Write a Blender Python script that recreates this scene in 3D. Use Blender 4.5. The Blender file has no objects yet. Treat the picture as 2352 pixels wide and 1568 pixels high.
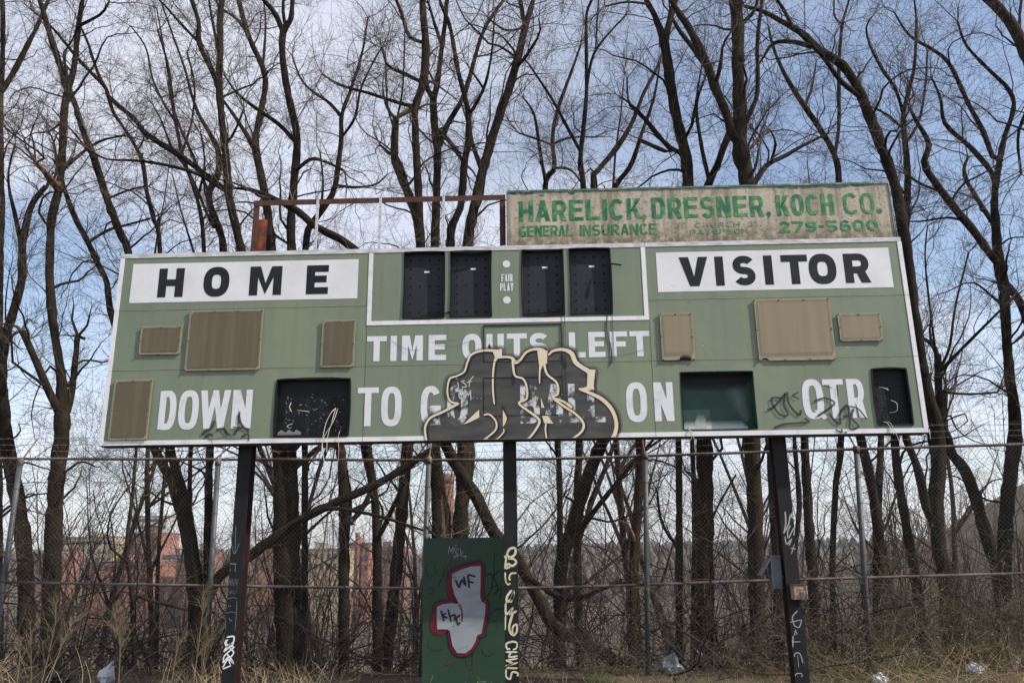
import bpy, bmesh, math, random
import numpy as np
from mathutils import Vector, Matrix
from mathutils.geometry import tessellate_polygon

# ------------------------------------------------------------------ camera, sky, sun, exposure
scene = bpy.context.scene
CAM = np.array([0.3344, -10.5021, 1.80])
YAW, PITCH, ROLL, FPX = math.radians(-1.4767), math.radians(14.7733), math.radians(-0.7267), 1829.33
_cy, _sy, _cp, _sp = math.cos(YAW), math.sin(YAW), math.cos(PITCH), math.sin(PITCH)
FW = np.array([_sy * _cp, _cy * _cp, _sp]); _r0 = np.array([_cy, -_sy, 0.0]); _u0 = np.cross(_r0, FW)
RT = _r0 * math.cos(ROLL) + _u0 * math.sin(ROLL); UP = _u0 * math.cos(ROLL) - _r0 * math.sin(ROLL)
cam_data = bpy.data.cameras.new("camera"); cam = bpy.data.objects.new("camera", cam_data)
scene.collection.objects.link(cam); scene.camera = cam
cam_data.sensor_width = 36.0; cam_data.lens = FPX / 2352 * 36.0; cam_data.clip_start = 0.1; cam_data.clip_end = 6000
M = Matrix.Identity(4)
for i in range(3):
    M[i][0], M[i][1], M[i][2], M[i][3] = RT[i], UP[i], -FW[i], CAM[i]
cam.matrix_world = M

SUN_DIR = Vector((-3.0, 1.0, -2.6)).normalized()        # the way the light travels
SUN_EL = math.asin(-SUN_DIR.z); SUN_AZ = math.atan2(-SUN_DIR.x, -SUN_DIR.y)   # clockwise from +Y
world = bpy.data.worlds.new("World"); scene.world = world; world.use_nodes = True
nt = world.node_tree; nt.nodes.clear(); CLOUD_AT = (11.9, 16.1, 7.0)
def N(tree, typ, **kw):
    n = tree.nodes.new(typ)
    for k, v in kw.items():
        if k.startswith("i_"):
            key = k[2:]
            n.inputs[int(key) if key.isdigit() else key.replace("_", " ")].default_value = v
        else: setattr(n, k, v)
    return n
sky = N(nt, "ShaderNodeTexSky", sky_type="NISHITA", sun_disc=False, sun_elevation=SUN_EL, sun_rotation=SUN_AZ,
        air_density=1.0, dust_density=0.7, ozone_density=1.0)
geo = N(nt, "ShaderNodeTexCoord")
sep = N(nt, "ShaderNodeSeparateXYZ"); nt.links.new(geo.outputs["Generated"], sep.inputs[0])
den = N(nt, "ShaderNodeMath", operation="ADD", i_1=0.22); nt.links.new(sep.outputs[2], den.inputs[0])
dmx = N(nt, "ShaderNodeMath", operation="MAXIMUM", i_1=0.05); nt.links.new(den.outputs[0], dmx.inputs[0])
px_ = N(nt, "ShaderNodeMath", operation="DIVIDE"); py_ = N(nt, "ShaderNodeMath", operation="DIVIDE")
nt.links.new(sep.outputs[0], px_.inputs[0]); nt.links.new(dmx.outputs[0], px_.inputs[1])
nt.links.new(sep.outputs[1], py_.inputs[0]); nt.links.new(dmx.outputs[0], py_.inputs[1])
cmb = N(nt, "ShaderNodeCombineXYZ", i_2=3.7); nt.links.new(px_.outputs[0], cmb.inputs[0]); nt.links.new(py_.outputs[0], cmb.inputs[1])
mp = N(nt, "ShaderNodeMapping"); mp.inputs["Rotation"].default_value = (0, 0, 0.7); mp.inputs["Scale"].default_value = (1.0, 1.5, 1); mp.inputs["Location"].default_value = CLOUD_AT
nt.links.new(cmb.outputs[0], mp.inputs[0])
nz = N(nt, "ShaderNodeTexNoise", i_Scale=0.62, i_Detail=4.0, i_Roughness=0.52, i_Distortion=0.25); nt.links.new(mp.outputs[0], nz.inputs["Vector"])
rmp = N(nt, "ShaderNodeValToRGB"); nt.links.new(nz.outputs["Fac"], rmp.inputs[0])
rmp.color_ramp.elements[0].position = 0.38; rmp.color_ramp.elements[1].position = 0.66
rmp.color_ramp.elements[0].color = (.10, .10, .10, 1); rmp.color_ramp.elements[1].color = (1, 1, 1, 1)
vz = N(nt, "ShaderNodeMapRange", interpolation_type="SMOOTHSTEP"); vz.inputs[1].default_value = 0.02; vz.inputs[2].default_value = 0.22; nt.links.new(sep.outputs[2], vz.inputs[0])
vl = N(nt, "ShaderNodeMix", data_type="FLOAT"); vl.inputs[2].default_value = 0.62; nt.links.new(vz.outputs[0], vl.inputs[0]); nt.links.new(rmp.outputs[0], vl.inputs[3])   # an even veil near the horizon
mx = N(nt, "ShaderNodeMix", data_type="RGBA"); nt.links.new(vl.outputs[0], mx.inputs[0]); nt.links.new(sky.outputs[0], mx.inputs[6])
mx.inputs[7].default_value = (5.3, 5.4, 6.0, 1)
bg = N(nt, "ShaderNodeBackground", i_Strength=0.15); nt.links.new(mx.outputs[2], bg.inputs[0])
out = N(nt, "ShaderNodeOutputWorld"); nt.links.new(bg.outputs[0], out.inputs[0])

sun_d = bpy.data.lights.new("sun", "SUN"); sun = bpy.data.objects.new("sun", sun_d); scene.collection.objects.link(sun)
sun_d.energy = 4.5; sun_d.angle = math.radians(0.53); sun_d.color = (1.0, 0.94, 0.85)
sun.rotation_euler = SUN_DIR.to_track_quat("-Z", "Y").to_euler(); sun.location = (20, -8, 18)
vs = scene.view_settings; vs.view_transform = "Standard"; vs.look = "None"; vs.gamma = 1.0; vs.exposure = 0.32; vs.use_curve_mapping = False
scene.cycles.max_bounces = 6; scene.cycles.diffuse_bounces = 3; scene.cycles.transparent_max_bounces = 12
scene.cycles.use_denoising = True; scene.cycles.denoising_prefilter = "NONE"
scene.cycles.caustics_reflective = False; scene.cycles.caustics_refractive = False

random.seed(11); rng = np.random.default_rng(11)

# ------------------------------------------------------------------ survey helpers (the photograph measured on a 2352 x 1568 grid)
def at(x, y, Y=0.0):
    d = FW * FPX + RT * (x - 1176.0) - UP * (y - 784.0)
    return CAM + d * ((Y - CAM[1]) / d[1])
def depth(p): return float((np.asarray(p) - CAM) @ FW)

# ------------------------------------------------------------------ object helpers
COL = scene.collection
ORG = {}
def link(o):
    COL.objects.link(o); return o
def tag(o, label=None, cat=None, group=None, kind=None):
    if label: o["label"] = label
    if cat: o["category"] = cat
    if group: o["group"] = group
    if kind: o["kind"] = kind
    return o
def thing(name, base, label, cat, group=None):
    o = link(bpy.data.objects.new(name, None)); o.location = Vector(base); o.empty_display_size = 0.2
    ORG[o] = np.array(base, float)
    return tag(o, label, cat, group)
def setup(o, parent, mats):
    if parent is not None: o.parent = parent
    return o
def mesh_from(name, V, F, mats=None, smooth=False, midx=None):
    me = bpy.data.meshes.new(name)
    me.from_pydata([tuple(map(float, v)) for v in V], [], F)
    for m in (mats if isinstance(mats, (list, tuple)) else [mats] if mats else []): me.materials.append(m)
    if smooth: me.polygons.foreach_set("use_smooth", [True] * len(me.polygons))
    if midx is not None: me.polygons.foreach_set("material_index", midx)
    me.update(); return me
def obj(name, V, F, mat, parent=None, smooth=False, origin=None, midx=None):
    """a mesh object given in world coordinates, parented with its thing"""
    org = ORG[parent] if parent is not None else (np.array(origin, float) if origin is not None else np.zeros(3))
    V = np.asarray(V, float).reshape(-1, 3) - org
    o = link(bpy.data.objects.new(name, mesh_from(name, V, F, mat, smooth, midx)))
    if parent is not None: o.parent = parent
    else: o.location = Vector(org)
    ORG[o] = org
    return o
def place(name, me, loc, parent, rot=None):
    """an object that shares mesh data, at a world location, under its parent"""
    o = link(bpy.data.objects.new(name, me)); o.parent = parent; o.location = Vector(np.asarray(loc, float) - ORG[parent])
    if rot is not None: o.rotation_euler = rot
    ORG[o] = np.asarray(loc, float); return o
BOXF = [(0, 3, 2, 1), (4, 5, 6, 7), (0, 1, 5, 4), (1, 2, 6, 5), (2, 3, 7, 6), (3, 0, 4, 7)]
def box(x0, x1, y0, y1, z0, z1):
    return [(x0, y0, z0), (x1, y0, z0), (x1, y1, z0), (x0, y1, z0), (x0, y0, z1), (x1, y0, z1), (x1, y1, z1), (x0, y1, z1)], list(BOXF)
class MB:
    def __init__(self): self.V = []; self.F = []
    def add(self, V, F):
        b = len(self.V); self.V += [tuple(v) for v in V]; self.F += [tuple(i + b for i in f) for f in F]; return self
    def box(self, *a): return self.add(*box(*a))
    def obox(self, c, ax, ay, az):
        c, ax, ay, az = map(lambda q: np.asarray(q, float), (c, ax, ay, az))
        V = [c + sx * ax + sy * ay + sz * az for sx, sy, sz in ((-1,-1,-1),(1,-1,-1),(1,1,-1),(-1,1,-1),(-1,-1,1),(1,-1,1),(1,1,1),(-1,1,1))]
        return self.add(V, BOXF)
    def tube(self, P, R, S=8, cap=True):
        P = np.asarray(P, float); n = len(P); R = np.broadcast_to(np.asarray(R, float), (n,))
        T = np.gradient(P, axis=0); T /= np.linalg.norm(T, axis=1)[:, None] + 1e-12
        ref = np.array([0.31, 0.93, 0.17]) if abs(T[0] @ np.array([0.31, 0.93, 0.17])) < 0.9 else np.array([1.0, 0, 0])
        b0 = len(self.V); a = np.cross(T[0], ref); a /= np.linalg.norm(a)
        for i in range(n):
            a = a - T[i] * (a @ T[i]); a /= np.linalg.norm(a) + 1e-12; b = np.cross(T[i], a)
            for k in range(S):
                t = 2 * math.pi * k / S
                self.V.append(tuple(P[i] + R[i] * (a * math.cos(t) + b * math.sin(t))))
        for i in range(n - 1):
            for k in range(S):
                k2 = (k + 1) % S
                self.F.append((b0 + i * S + k, b0 + i * S + k2, b0 + (i + 1) * S + k2, b0 + (i + 1) * S + k))
        if cap:
            self.F.append(tuple(b0 + k for k in reversed(range(S)))); self.F.append(tuple(b0 + (n - 1) * S + k for k in range(S)))
        return self
    def obj(self, name, mat, parent=None, smooth=False, origin=None):
        return obj(name, self.V, self.F, mat, parent, smooth, origin)

# fast mesh from numpy arrays of quads / tris
def np_mesh(name, V, Q, mat, smooth=False):
    """Q: an array of quads, or a pair of arrays (quads, triangles)"""
    me = bpy.data.meshes.new(name); fs = [np.ascontiguousarray(f, np.int32) for f in (Q if isinstance(Q, tuple) else (Q,)) if len(f)]
    nl = sum(f.size for f in fs); nf = sum(len(f) for f in fs)
    me.vertices.add(len(V)); me.vertices.foreach_set("co", np.ascontiguousarray(V, np.float32).ravel())
    me.loops.add(nl); me.loops.foreach_set("vertex_index", np.concatenate([f.ravel() for f in fs]))
    tot = np.concatenate([np.full(len(f), f.shape[1], np.int32) for f in fs]); st = np.concatenate([[0], np.cumsum(tot)[:-1]]).astype(np.int32)
    me.polygons.add(nf); me.polygons.foreach_set("loop_start", st)
    me.update(calc_edges=True)
    if smooth: me.polygons.foreach_set("use_smooth", np.ones(nf, bool))
    me.materials.append(mat); return me
def nrm(a): return a / (np.linalg.norm(a, axis=-1, keepdims=True) + 1e-9)
def grow(P0, D0, L, K, wander, up, rg=None):
    rg = rg or rng; n = len(P0); pts = np.zeros((n, K + 1, 3)); pts[:, 0] = P0; d = nrm(D0); p = P0.copy()
    bend = rg.normal(0, wander * 0.6, (n, 3))
    up = np.broadcast_to(np.asarray(up, float), (n,))
    for k in range(K):
        d = d + bend + rg.normal(0, wander, (n, 3)); d[:, 2] += up; d = nrm(d)
        p = p + d * (L / K)[:, None]; pts[:, k + 1] = p
    return pts
def strands(pts, r0, r1, S=3, tip=False):
    """tapering tubes along many polylines at once; with tip they end in a point"""
    n, K1, _ = pts.shape
    T = np.gradient(pts, axis=1); T = nrm(T)
    ref = nrm(np.tile(np.array([0.37, 0.81, 0.23]), (n, 1)))
    a = nrm(np.cross(T, ref[:, None, :])); b = np.cross(T, a)
    f = np.linspace(0, 1, K1)[None, :]; R = np.asarray(r0)[:, None] * (1 - f) + np.asarray(r1)[:, None] * f
    th = 2 * np.pi * np.arange(S) / S; m = K1 - 1 if tip else K1
    V = pts[:, :m, None, :] + R[:, :m, None, None] * (a[:, :m, None, :] * np.cos(th)[None, None, :, None] + b[:, :m, None, :] * np.sin(th)[None, None, :, None])
    idx = np.arange(n * m * S).reshape(n, m, S); nx = np.roll(idx, -1, axis=2)
    Q = np.stack([idx[:, :-1], nx[:, :-1], nx[:, 1:], idx[:, 1:]], -1).reshape(-1, 4); V = V.reshape(-1, 3)
    if not tip: return V, (Q, np.zeros((0, 3), int))
    e = len(V) + np.arange(n); Tq = np.stack([idx[:, -1], nx[:, -1], np.repeat(e[:, None], S, 1)], -1).reshape(-1, 3)
    return np.concatenate([V, pts[:, -1]]), (Q, Tq)
def join(parts):
    Vs, Qs, Ts, o = [], [], [], 0
    for V, (Q, T) in parts: Vs.append(V); Qs.append(Q + o); Ts.append(T + o); o += len(V)
    return np.concatenate(Vs), (np.concatenate(Qs), np.concatenate(Ts))
def children(par, pr0, pr1, n, tmin=0.15, tmax=1.0, ang=(0.5, 1.1), rg=None):
    """n start points along random parent strands: positions, directions, local radius"""
    rg = rg or rng; m, K1, _ = par.shape
    i = rg.integers(0, m, n); t = rg.uniform(tmin, tmax, n) * (K1 - 1); k = np.minimum(t.astype(int), K1 - 2); fr = t - k
    A = par[i, k]; B = par[i, k + 1]; P = A + (B - A) * fr[:, None]; T = nrm(B - A)
    q = rg.normal(0, 1, (n, 3)); q = nrm(q - T * (q * T).sum(1, keepdims=True))
    an = rg.uniform(ang[0], ang[1], n)[:, None]
    D = T * np.cos(an) + q * np.sin(an)
    u = t / (K1 - 1); r = pr0[i] * (1 - u) + pr1[i] * u
    return P, D, r, i

# ------------------------------------------------------------------ materials
def mat(name, c1, c2=None, scale=8.0, rough=0.75, detail=5.0, bump=0.0, bump_scale=None, c3=None, stretch=(1, 1, 1), lo=0.35, hi=0.65, metallic=0.0, spec=0.4, bdist=0.01):
    m = bpy.data.materials.new(name); m.use_nodes = True; t = m.node_tree; b = t.nodes["Principled BSDF"]
    b.inputs["Roughness"].default_value = rough; b.inputs["Metallic"].default_value = metallic
    b.inputs["Specular IOR Level"].default_value = spec
    b.inputs["Base Color"].default_value = (*c1, 1)
    if c2 is not None or bump:
        tc = N(t, "ShaderNodeTexCoord"); mp = N(t, "ShaderNodeMapping"); mp.inputs["Scale"].default_value = stretch
        t.links.new(tc.outputs["Object"], mp.inputs[0])
    if c2 is not None:
        nz = N(t, "ShaderNodeTexNoise", i_Scale=scale, i_Detail=detail, i_Roughness=0.62); t.links.new(mp.outputs[0], nz.inputs["Vector"])
        r = N(t, "ShaderNodeValToRGB"); t.links.new(nz.outputs["Fac"], r.inputs[0])
        e = r.color_ramp.elements; e[0].position = lo; e[1].position = hi; e[0].color = (*c1, 1); e[1].color = (*c2, 1)
        if c3 is not None:
            x = r.color_ramp.elements.new(min(0.98, hi + 0.1)); x.color = (*c3, 1)
        t.links.new(r.outputs[0], b.inputs["Base Color"])
    if bump:
        nb = N(t, "ShaderNodeTexNoise", i_Scale=bump_scale or scale * 3, i_Detail=6.0); t.links.new(mp.outputs[0], nb.inputs["Vector"])
        bp = N(t, "ShaderNodeBump", i_Strength=bump, i_Distance=bdist); t.links.new(nb.outputs["Fac"], bp.inputs["Height"]); t.links.new(bp.outputs[0], b.inputs["Normal"])
    return m
def paint(name, col, col2=None, noise=0.0, nscale=6.0, stretch=(1, 1, 1), cut=(0.45, 0.55), rough=0.6):
    """sprayed or worn paint: alpha from the 'a' attribute times an optional worn noise mask"""
    m = bpy.data.materials.new(name); m.use_nodes = True; t = m.node_tree; b = t.nodes["Principled BSDF"]; o = t.nodes["Material Output"]
    b.inputs["Roughness"].default_value = rough; b.inputs["Base Color"].default_value = (*col, 1); b.inputs["Specular IOR Level"].default_value = 0.3
    tc = N(t, "ShaderNodeTexCoord"); mp = N(t, "ShaderNodeMapping"); mp.inputs["Scale"].default_value = stretch; t.links.new(tc.outputs["Object"], mp.inputs[0])
    if col2 is not None:
        nz = N(t, "ShaderNodeTexNoise", i_Scale=nscale, i_Detail=4.0); t.links.new(mp.outputs[0], nz.inputs["Vector"])
        r = N(t, "ShaderNodeValToRGB"); r.color_ramp.elements[0].position = 0.42; r.color_ramp.elements[1].position = 0.72
        r.color_ramp.elements[0].color = (*col, 1); r.color_ramp.elements[1].color = (*col2, 1)
        t.links.new(nz.outputs["Fac"], r.inputs[0]); t.links.new(r.outputs[0], b.inputs["Base Color"])
    at_ = N(t, "ShaderNodeAttribute", attribute_name="a"); fac = at_.outputs["Fac"]
    if noise:
        n2 = N(t, "ShaderNodeTexNoise", i_Scale=noise, i_Detail=5.0, i_Roughness=0.65); t.links.new(mp.outputs[0], n2.inputs["Vector"])
        r2 = N(t, "ShaderNodeMapRange"); r2.inputs[1].default_value = cut[0]; r2.inputs[2].default_value = cut[1]; t.links.new(n2.outputs["Fac"], r2.inputs[0])
        mu = N(t, "ShaderNodeMath", operation="MULTIPLY"); t.links.new(fac, mu.inputs[0]); t.links.new(r2.outputs[0], mu.inputs[1]); fac = mu.outputs[0]
    tr = N(t, "ShaderNodeBsdfTransparent"); ms = N(t, "ShaderNodeMixShader")
    t.links.new(fac, ms.inputs[0]); t.links.new(tr.outputs[0], ms.inputs[1]); t.links.new(b.outputs[0], ms.inputs[2]); t.links.new(ms.outputs[0], o.inputs[0])
    return m
# ------------------------------------------------------------------ flat painted shapes and lettering
def board_fn(off, Y=0.0): return lambda u, v, k: (u, Y - off - k * 0.00006, v)
class Flat:
    def __init__(s, fn): s.V = []; s.F = []; s.A = []; s.fn = fn; s.k = 0
    def _v(s, u, v, a=1.0): s.V.append(s.fn(u, v, s.k)); s.A.append(a); return len(s.V) - 1
    def poly(s, outer, holes=()):
        loops = [[Vector((p[0], p[1], 0)) for p in L] for L in [outer, *holes]]
        tris = tessellate_polygon(loops); b = len(s.V)
        for L in loops:
            for p in L: s._v(p.x, p.y)
        s.F += [tuple(b + i for i in t) for t in tris]; s.k += 1; return s
    def _norms(s, P, closed):
        P = np.asarray(P, float); n = len(P)
        if closed: T0 = P - np.roll(P, 1, 0); T1 = np.roll(P, -1, 0) - P
        else:
            T0 = np.vstack([P[1] - P[0], P[1:] - P[:-1]]); T1 = np.vstack([P[1:] - P[:-1], P[-1] - P[-2]])
        T0 = nrm(T0); T1 = nrm(T1); n0 = np.stack([-T0[:, 1], T0[:, 0]], 1); n1 = np.stack([-T1[:, 1], T1[:, 0]], 1)
        m = nrm(n0 + n1); c = np.clip((m * n0).sum(1, keepdims=True), 0.45, 1); return m / c
    def strip(s, P, w, closed=False):
        P = np.asarray([p[:2] for p in P], float); Nn = s._norms(P, closed); n = len(P); b = len(s.V)
        W = np.broadcast_to(np.asarray(w, float), (n,))
        for i in range(n):
            for q in (-0.5, 0.5): s._v(*(P[i] + Nn[i] * W[i] * q))
        for i in range(n if closed else n - 1):
            j = (i + 1) % n; s.F.append((b + 2 * i, b + 2 * i + 1, b + 2 * j + 1, b + 2 * j))
        s.k += 1; return s
    def soft(s, P, w=None, core=0.55, amax=1.0, closed=False, ends=True):
        """sprayed line: full in the core, fading to nothing at its edges; P may carry its own widths"""
        W = np.array([p[2] for p in P], float) if w is None else np.broadcast_to(np.asarray(w, float), (len(P),))
        P = np.asarray([p[:2] for p in P], float)
        if len(P) > 2 or not closed: P, W = smooth2(P, W, closed)
        Nn = s._norms(P, closed); n = len(P); b = len(s.V); prof = ((-0.5, 0), (-0.5 * core, 1), (0.5 * core, 1), (0.5, 0))
        for i in range(n):
            e = 0.35 if ends and not closed and i in (0, n - 1) else 1.0
            for q, a in prof: s._v(*(P[i] + Nn[i] * W[i] * q * e), a * amax)
        for i in range(n if closed else n - 1):
            j = (i + 1) % n
            for c in range(3): s.F.append((b + 4 * i + c, b + 4 * i + c + 1, b + 4 * j + c + 1, b + 4 * j + c))
        s.k += 1; return s
    def mesh(s, name, mt, org):
        me = mesh_from(name, np.asarray(s.V) - org, s.F, mt)
        a = me.attributes.new("a", "FLOAT", "POINT"); a.data.foreach_set("value", np.asarray(s.A, np.float32)); return me
    def obj(s, name, mt, parent):
        o = link(bpy.data.objects.new(name, s.mesh(name, mt, ORG[parent]))); o.parent = parent; ORG[o] = ORG[parent]; return o
def smooth2(P, W, closed=False, sub=5):
    n = len(P); out = []; ow = []
    rngi = range(n if closed else n - 1)
    for i in rngi:
        g = (lambda j: j % n) if closed else (lambda j: min(max(j, 0), n - 1))
        p0, p1, p2, p3 = P[g(i - 1)], P[g(i)], P[g(i + 1)], P[g(i + 2)]
        for q in range(sub):
            t = q / sub
            out.append(0.5 * ((2 * p1) + (p2 - p0) * t + (2 * p0 - 5 * p1 + 4 * p2 - p3) * t * t + (3 * p1 - p0 - 3 * p2 + p3) * t ** 3))
            ow.append(W[g(i)] * (1 - t) + W[g(i + 1)] * t)
    if not closed: out.append(P[-1]); ow.append(W[-1])
    return np.array(out), np.array(ow)
def arc(cx, cz, a, b, t0, t1, n=14, e=2.3):
    r = []
    for i in range(n + 1):
        t = math.radians(t0 + (t1 - t0) * i / n); c, s_ = math.cos(t), math.sin(t)
        r.append((cx + a * math.copysign(abs(c) ** (2 / e), c), cz + b * math.copysign(abs(s_) ** (2 / e), s_)))
    return r
def glyph(F, ch, x, z, w, h, t):
    i = t / 2; L = x + i; R = x + w - i; B = z + i; T = z + h - i; C = x + w / 2; Mz = z + h / 2; X = x + w; Z = z + h; th = t * 0.86
    i2 = th / 2
    S = lambda P, k=None: F.strip(P, t if k is None else k)
    def diag(a, b, k=1.0): F.poly([(a - i * k, Z), (a + i * k, Z), (b + i * k, z), (b - i * k, z)])
    if ch in "IHNKEFLDPRB1M": pass
    if ch == "H": S([(L, z), (L, Z)]); S([(R, z), (R, Z)]); S([(L, Mz), (R, Mz)], th)
    elif ch == "I": S([(C, z), (C, Z)])
    elif ch in "O0": F.strip(arc(C, Mz, w / 2 - i, h / 2 - i2, 0, 352, 44, 2.5 if w > 0.6 * h else 2.9), t, True)
    elif ch == "Q":
        F.strip(arc(C, Mz, w / 2 - i, h / 2 - i2, 0, 352, 44, 2.9), t, True); F.poly([(C, z + .2 * h), (C + t * .8, z + .24 * h), (X + .1 * w, z + .02 * h), (X - .1 * w, z - .03 * h)])
    elif ch == "E": S([(L, z), (L, Z)]); S([(L, Z - i2), (X, Z - i2)], th); S([(L, z + i2), (X, z + i2)], th); S([(L, Mz + h * .02), (X - w * .08, Mz + h * .02)], th)
    elif ch == "F": S([(L, z), (L, Z)]); S([(L, Z - i2), (X, Z - i2)], th); S([(L, Mz), (X - w * .1, Mz)], th)
    elif ch == "L": S([(L, z), (L, Z)]); S([(L, z + i2), (X, z + i2)], th)
    elif ch == "T": S([(C, z), (C, Z)]); S([(x, Z - i2), (X, Z - i2)], th)
    elif ch == "M":
        F.poly([(x, z), (x, Z), (x + 1.25 * t, Z), (C, z + .42 * h), (X - 1.25 * t, Z), (X, Z), (X, z), (X - t, z), (X - t, z + .62 * h), (C, z + .03 * h), (x + t, z + .62 * h), (x + t, z)])
    elif ch == "N": S([(L, z), (L, Z)]); S([(R, z), (R, Z)]); F.poly([(x, Z), (x + t * 1.1, Z), (X, z), (X - t * 1.1, z)])
    elif ch == "V": F.poly([(x, Z), (x + 1.12 * t, Z), (C, z + 1.15 * t), (X - 1.12 * t, Z), (X, Z), (C + .55 * t, z), (C - .55 * t, z)])
    elif ch == "W": diag(L, x + .28 * w); diag(C, x + .28 * w, .85); diag(C, X - .28 * w, .85); diag(R, X - .28 * w)
    elif ch == "A": diag(C, L, .98); diag(C, R, .98); S([(x + .2 * w, z + .27 * h), (X - .2 * w, z + .27 * h)], th * .9)
    elif ch == "K":
        S([(L, z), (L, Z)]); F.poly([(x + t, z + .36 * h), (X - t * 1.2, Z), (X, Z), (x + t, z + .62 * h - t * .9)]); F.poly([(x + .38 * w, z + .5 * h), (x + .62 * w, z + .62 * h), (X + .03 * w, z), (X - t * 1.05, z)])
    elif ch in "DPBR":
        S([(L, z), (L, Z)])
        if ch == "D": S([(L, Z - i2), (x + .5 * w, Z - i2)] + arc(x + .5 * w, Mz, w * .5 - i, h / 2 - i2, 88, -88, 18, 2.4) + [(x + .5 * w, z + i2), (L, z + i2)])
        else:
            m = z + (.44 if ch != "B" else .52) * h; c2 = (Z - i2 + m) / 2; bb = (Z - i2 - m) / 2; wr = w * (1 if ch != "B" else .94)
            S([(L, Z - i2), (x + .55 * wr, Z - i2)] + arc(x + .55 * wr, c2, .45 * wr - i, bb, 88, -88, 14, 2.2) + [(x + .55 * wr, m), (L, m)], th)
            if ch == "R": F.poly([(x + .42 * w, m), (x + .42 * w + t * 1.05, m), (X, z), (X - t * 1.12, z)])
            if ch == "B":
                c2 = (z + i2 + m) / 2; bb = (m - z - i2) / 2; S([(L, m), (x + .55 * w, m)] + arc(x + .55 * w, c2, .45 * w - i, bb, 88, -88, 14, 2.2) + [(x + .55 * w, z + i2), (L, z + i2)], th)
    elif ch in "CG":
        S(arc(C, Mz, w / 2 - i, h / 2 - i2, 38, 322 if ch == "C" else 360, 34, 2.6))
        if ch == "G": S([(R, Mz - h * .03), (R, z)]); S([(C, Mz - i2), (X, Mz - i2)], th)
    elif ch == "U": S([(L, Z), (L, z + .35 * h)] + arc(C, z + .36 * h, w / 2 - i, .36 * h - i2, 180, 360, 18, 2.3) + [(R, Z)])
    elif ch == "S":
        q = h / 4 - i2 / 2; a = w / 2 - i
        S(arc(C, Z - i2 - q, a, q, 28, 262, 18, 2.2) + arc(C, z + i2 + q, a, q, 82, -152, 18, 2.2), th * 1.04)
    elif ch == "Y": S([(C, z), (C, Mz)]); F.poly([(x, Z), (x + t, Z), (C + i, Mz), (C - i, Mz - t * .3)]); F.poly([(X, Z), (X - t, Z), (C - i, Mz), (C + i, Mz - t * .3)])
    elif ch == "2": S(arc(C, Z - .29 * h, w / 2 - i, .29 * h - i2, 165, -35, 16, 2.1) + [(x + .12 * w, z + th)], th); S([(x, z + i2), (X, z + i2)], th)
    elif ch == "3": S(arc(C, Z - h * .26, w / 2 - i, h * .26 - i2, 150, -80, 14), th); S(arc(C, z + h * .27, w / 2 - i, h * .27 - i2, 80, -150, 14), th)
    elif ch == "5": S([(X - .05 * w, Z - i2), (x + .16 * w, Z - i2)], th); S([(x + .16 * w, Z), (x + .12 * w, Mz)], t * .8); S(arc(C - .02 * w, z + .3 * h, w / 2 - i, .3 * h - i2, 128, -155, 18, 2.1), th)
    elif ch == "7": S([(x, Z - i2), (X, Z - i2)], th); F.poly([(X - t * 1.1, Z - th), (X, Z - th), (x + .45 * w, z), (x + .45 * w - t, z)])
    elif ch in "69":
        s6 = 1 if ch == "6" else -1
        A = arc(C, Mz, w / 2 - i, h / 2 - i2, 40, 180, 14); Bc = arc(C, z + .31 * h, w / 2 - i, .31 * h - i2, 0, 352, 26)
        if s6 < 0: A = [(2 * C - p, 2 * Mz - q) for p, q in A]; Bc = [(2 * C - p, 2 * Mz - q) for p, q in Bc]
        S(A, th); F.strip(Bc, th, True)
    elif ch == "-": S([(x, Mz - h * .02), (X, Mz - h * .02)], th)
    elif ch == ".": F.strip(arc(C, z + i * 1.15, i * .55, i * .55, 0, 330, 11, 2), t * 1.05 * .6, True)
    elif ch == ",": F.strip(arc(C, z + i, i * .5, i * .5, 0, 330, 11, 2), t * .55, True); F.poly([(C + .1 * t, z + t * .6), (C + .6 * t, z + t * .5), (C - .2 * t, z - .8 * t), (C - .4 * t, z - .7 * t)])
def word(parent, mt, items, z, h, t, off, Y=0.0, jit=0.0):
    """items: (character, x0, x1); each letter is an object of its own"""
    for ch, x0, x1 in items:
        F = Flat(board_fn(off, Y)); glyph(F, ch, x0, z + random.uniform(-jit, jit), x1 - x0, h, t); F.obj("letter", mt, parent)
def spread(txt, x0, x1, gap=0.18, wide={}, narrow=.34):
    ws = [(.5 if c == " " else narrow if c in "I.,-" else 1.25 if c in "MW" else 1.0) * wide.get(c, 1) for c in txt]
    u = (x1 - x0) / (sum(ws) + gap * (len(txt) - 1)); x = x0; r = []
    for c, k in zip(txt, ws):
        if c != " ": r.append((c, x, x + k * u))
        x += (k + gap) * u
    return r

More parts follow.
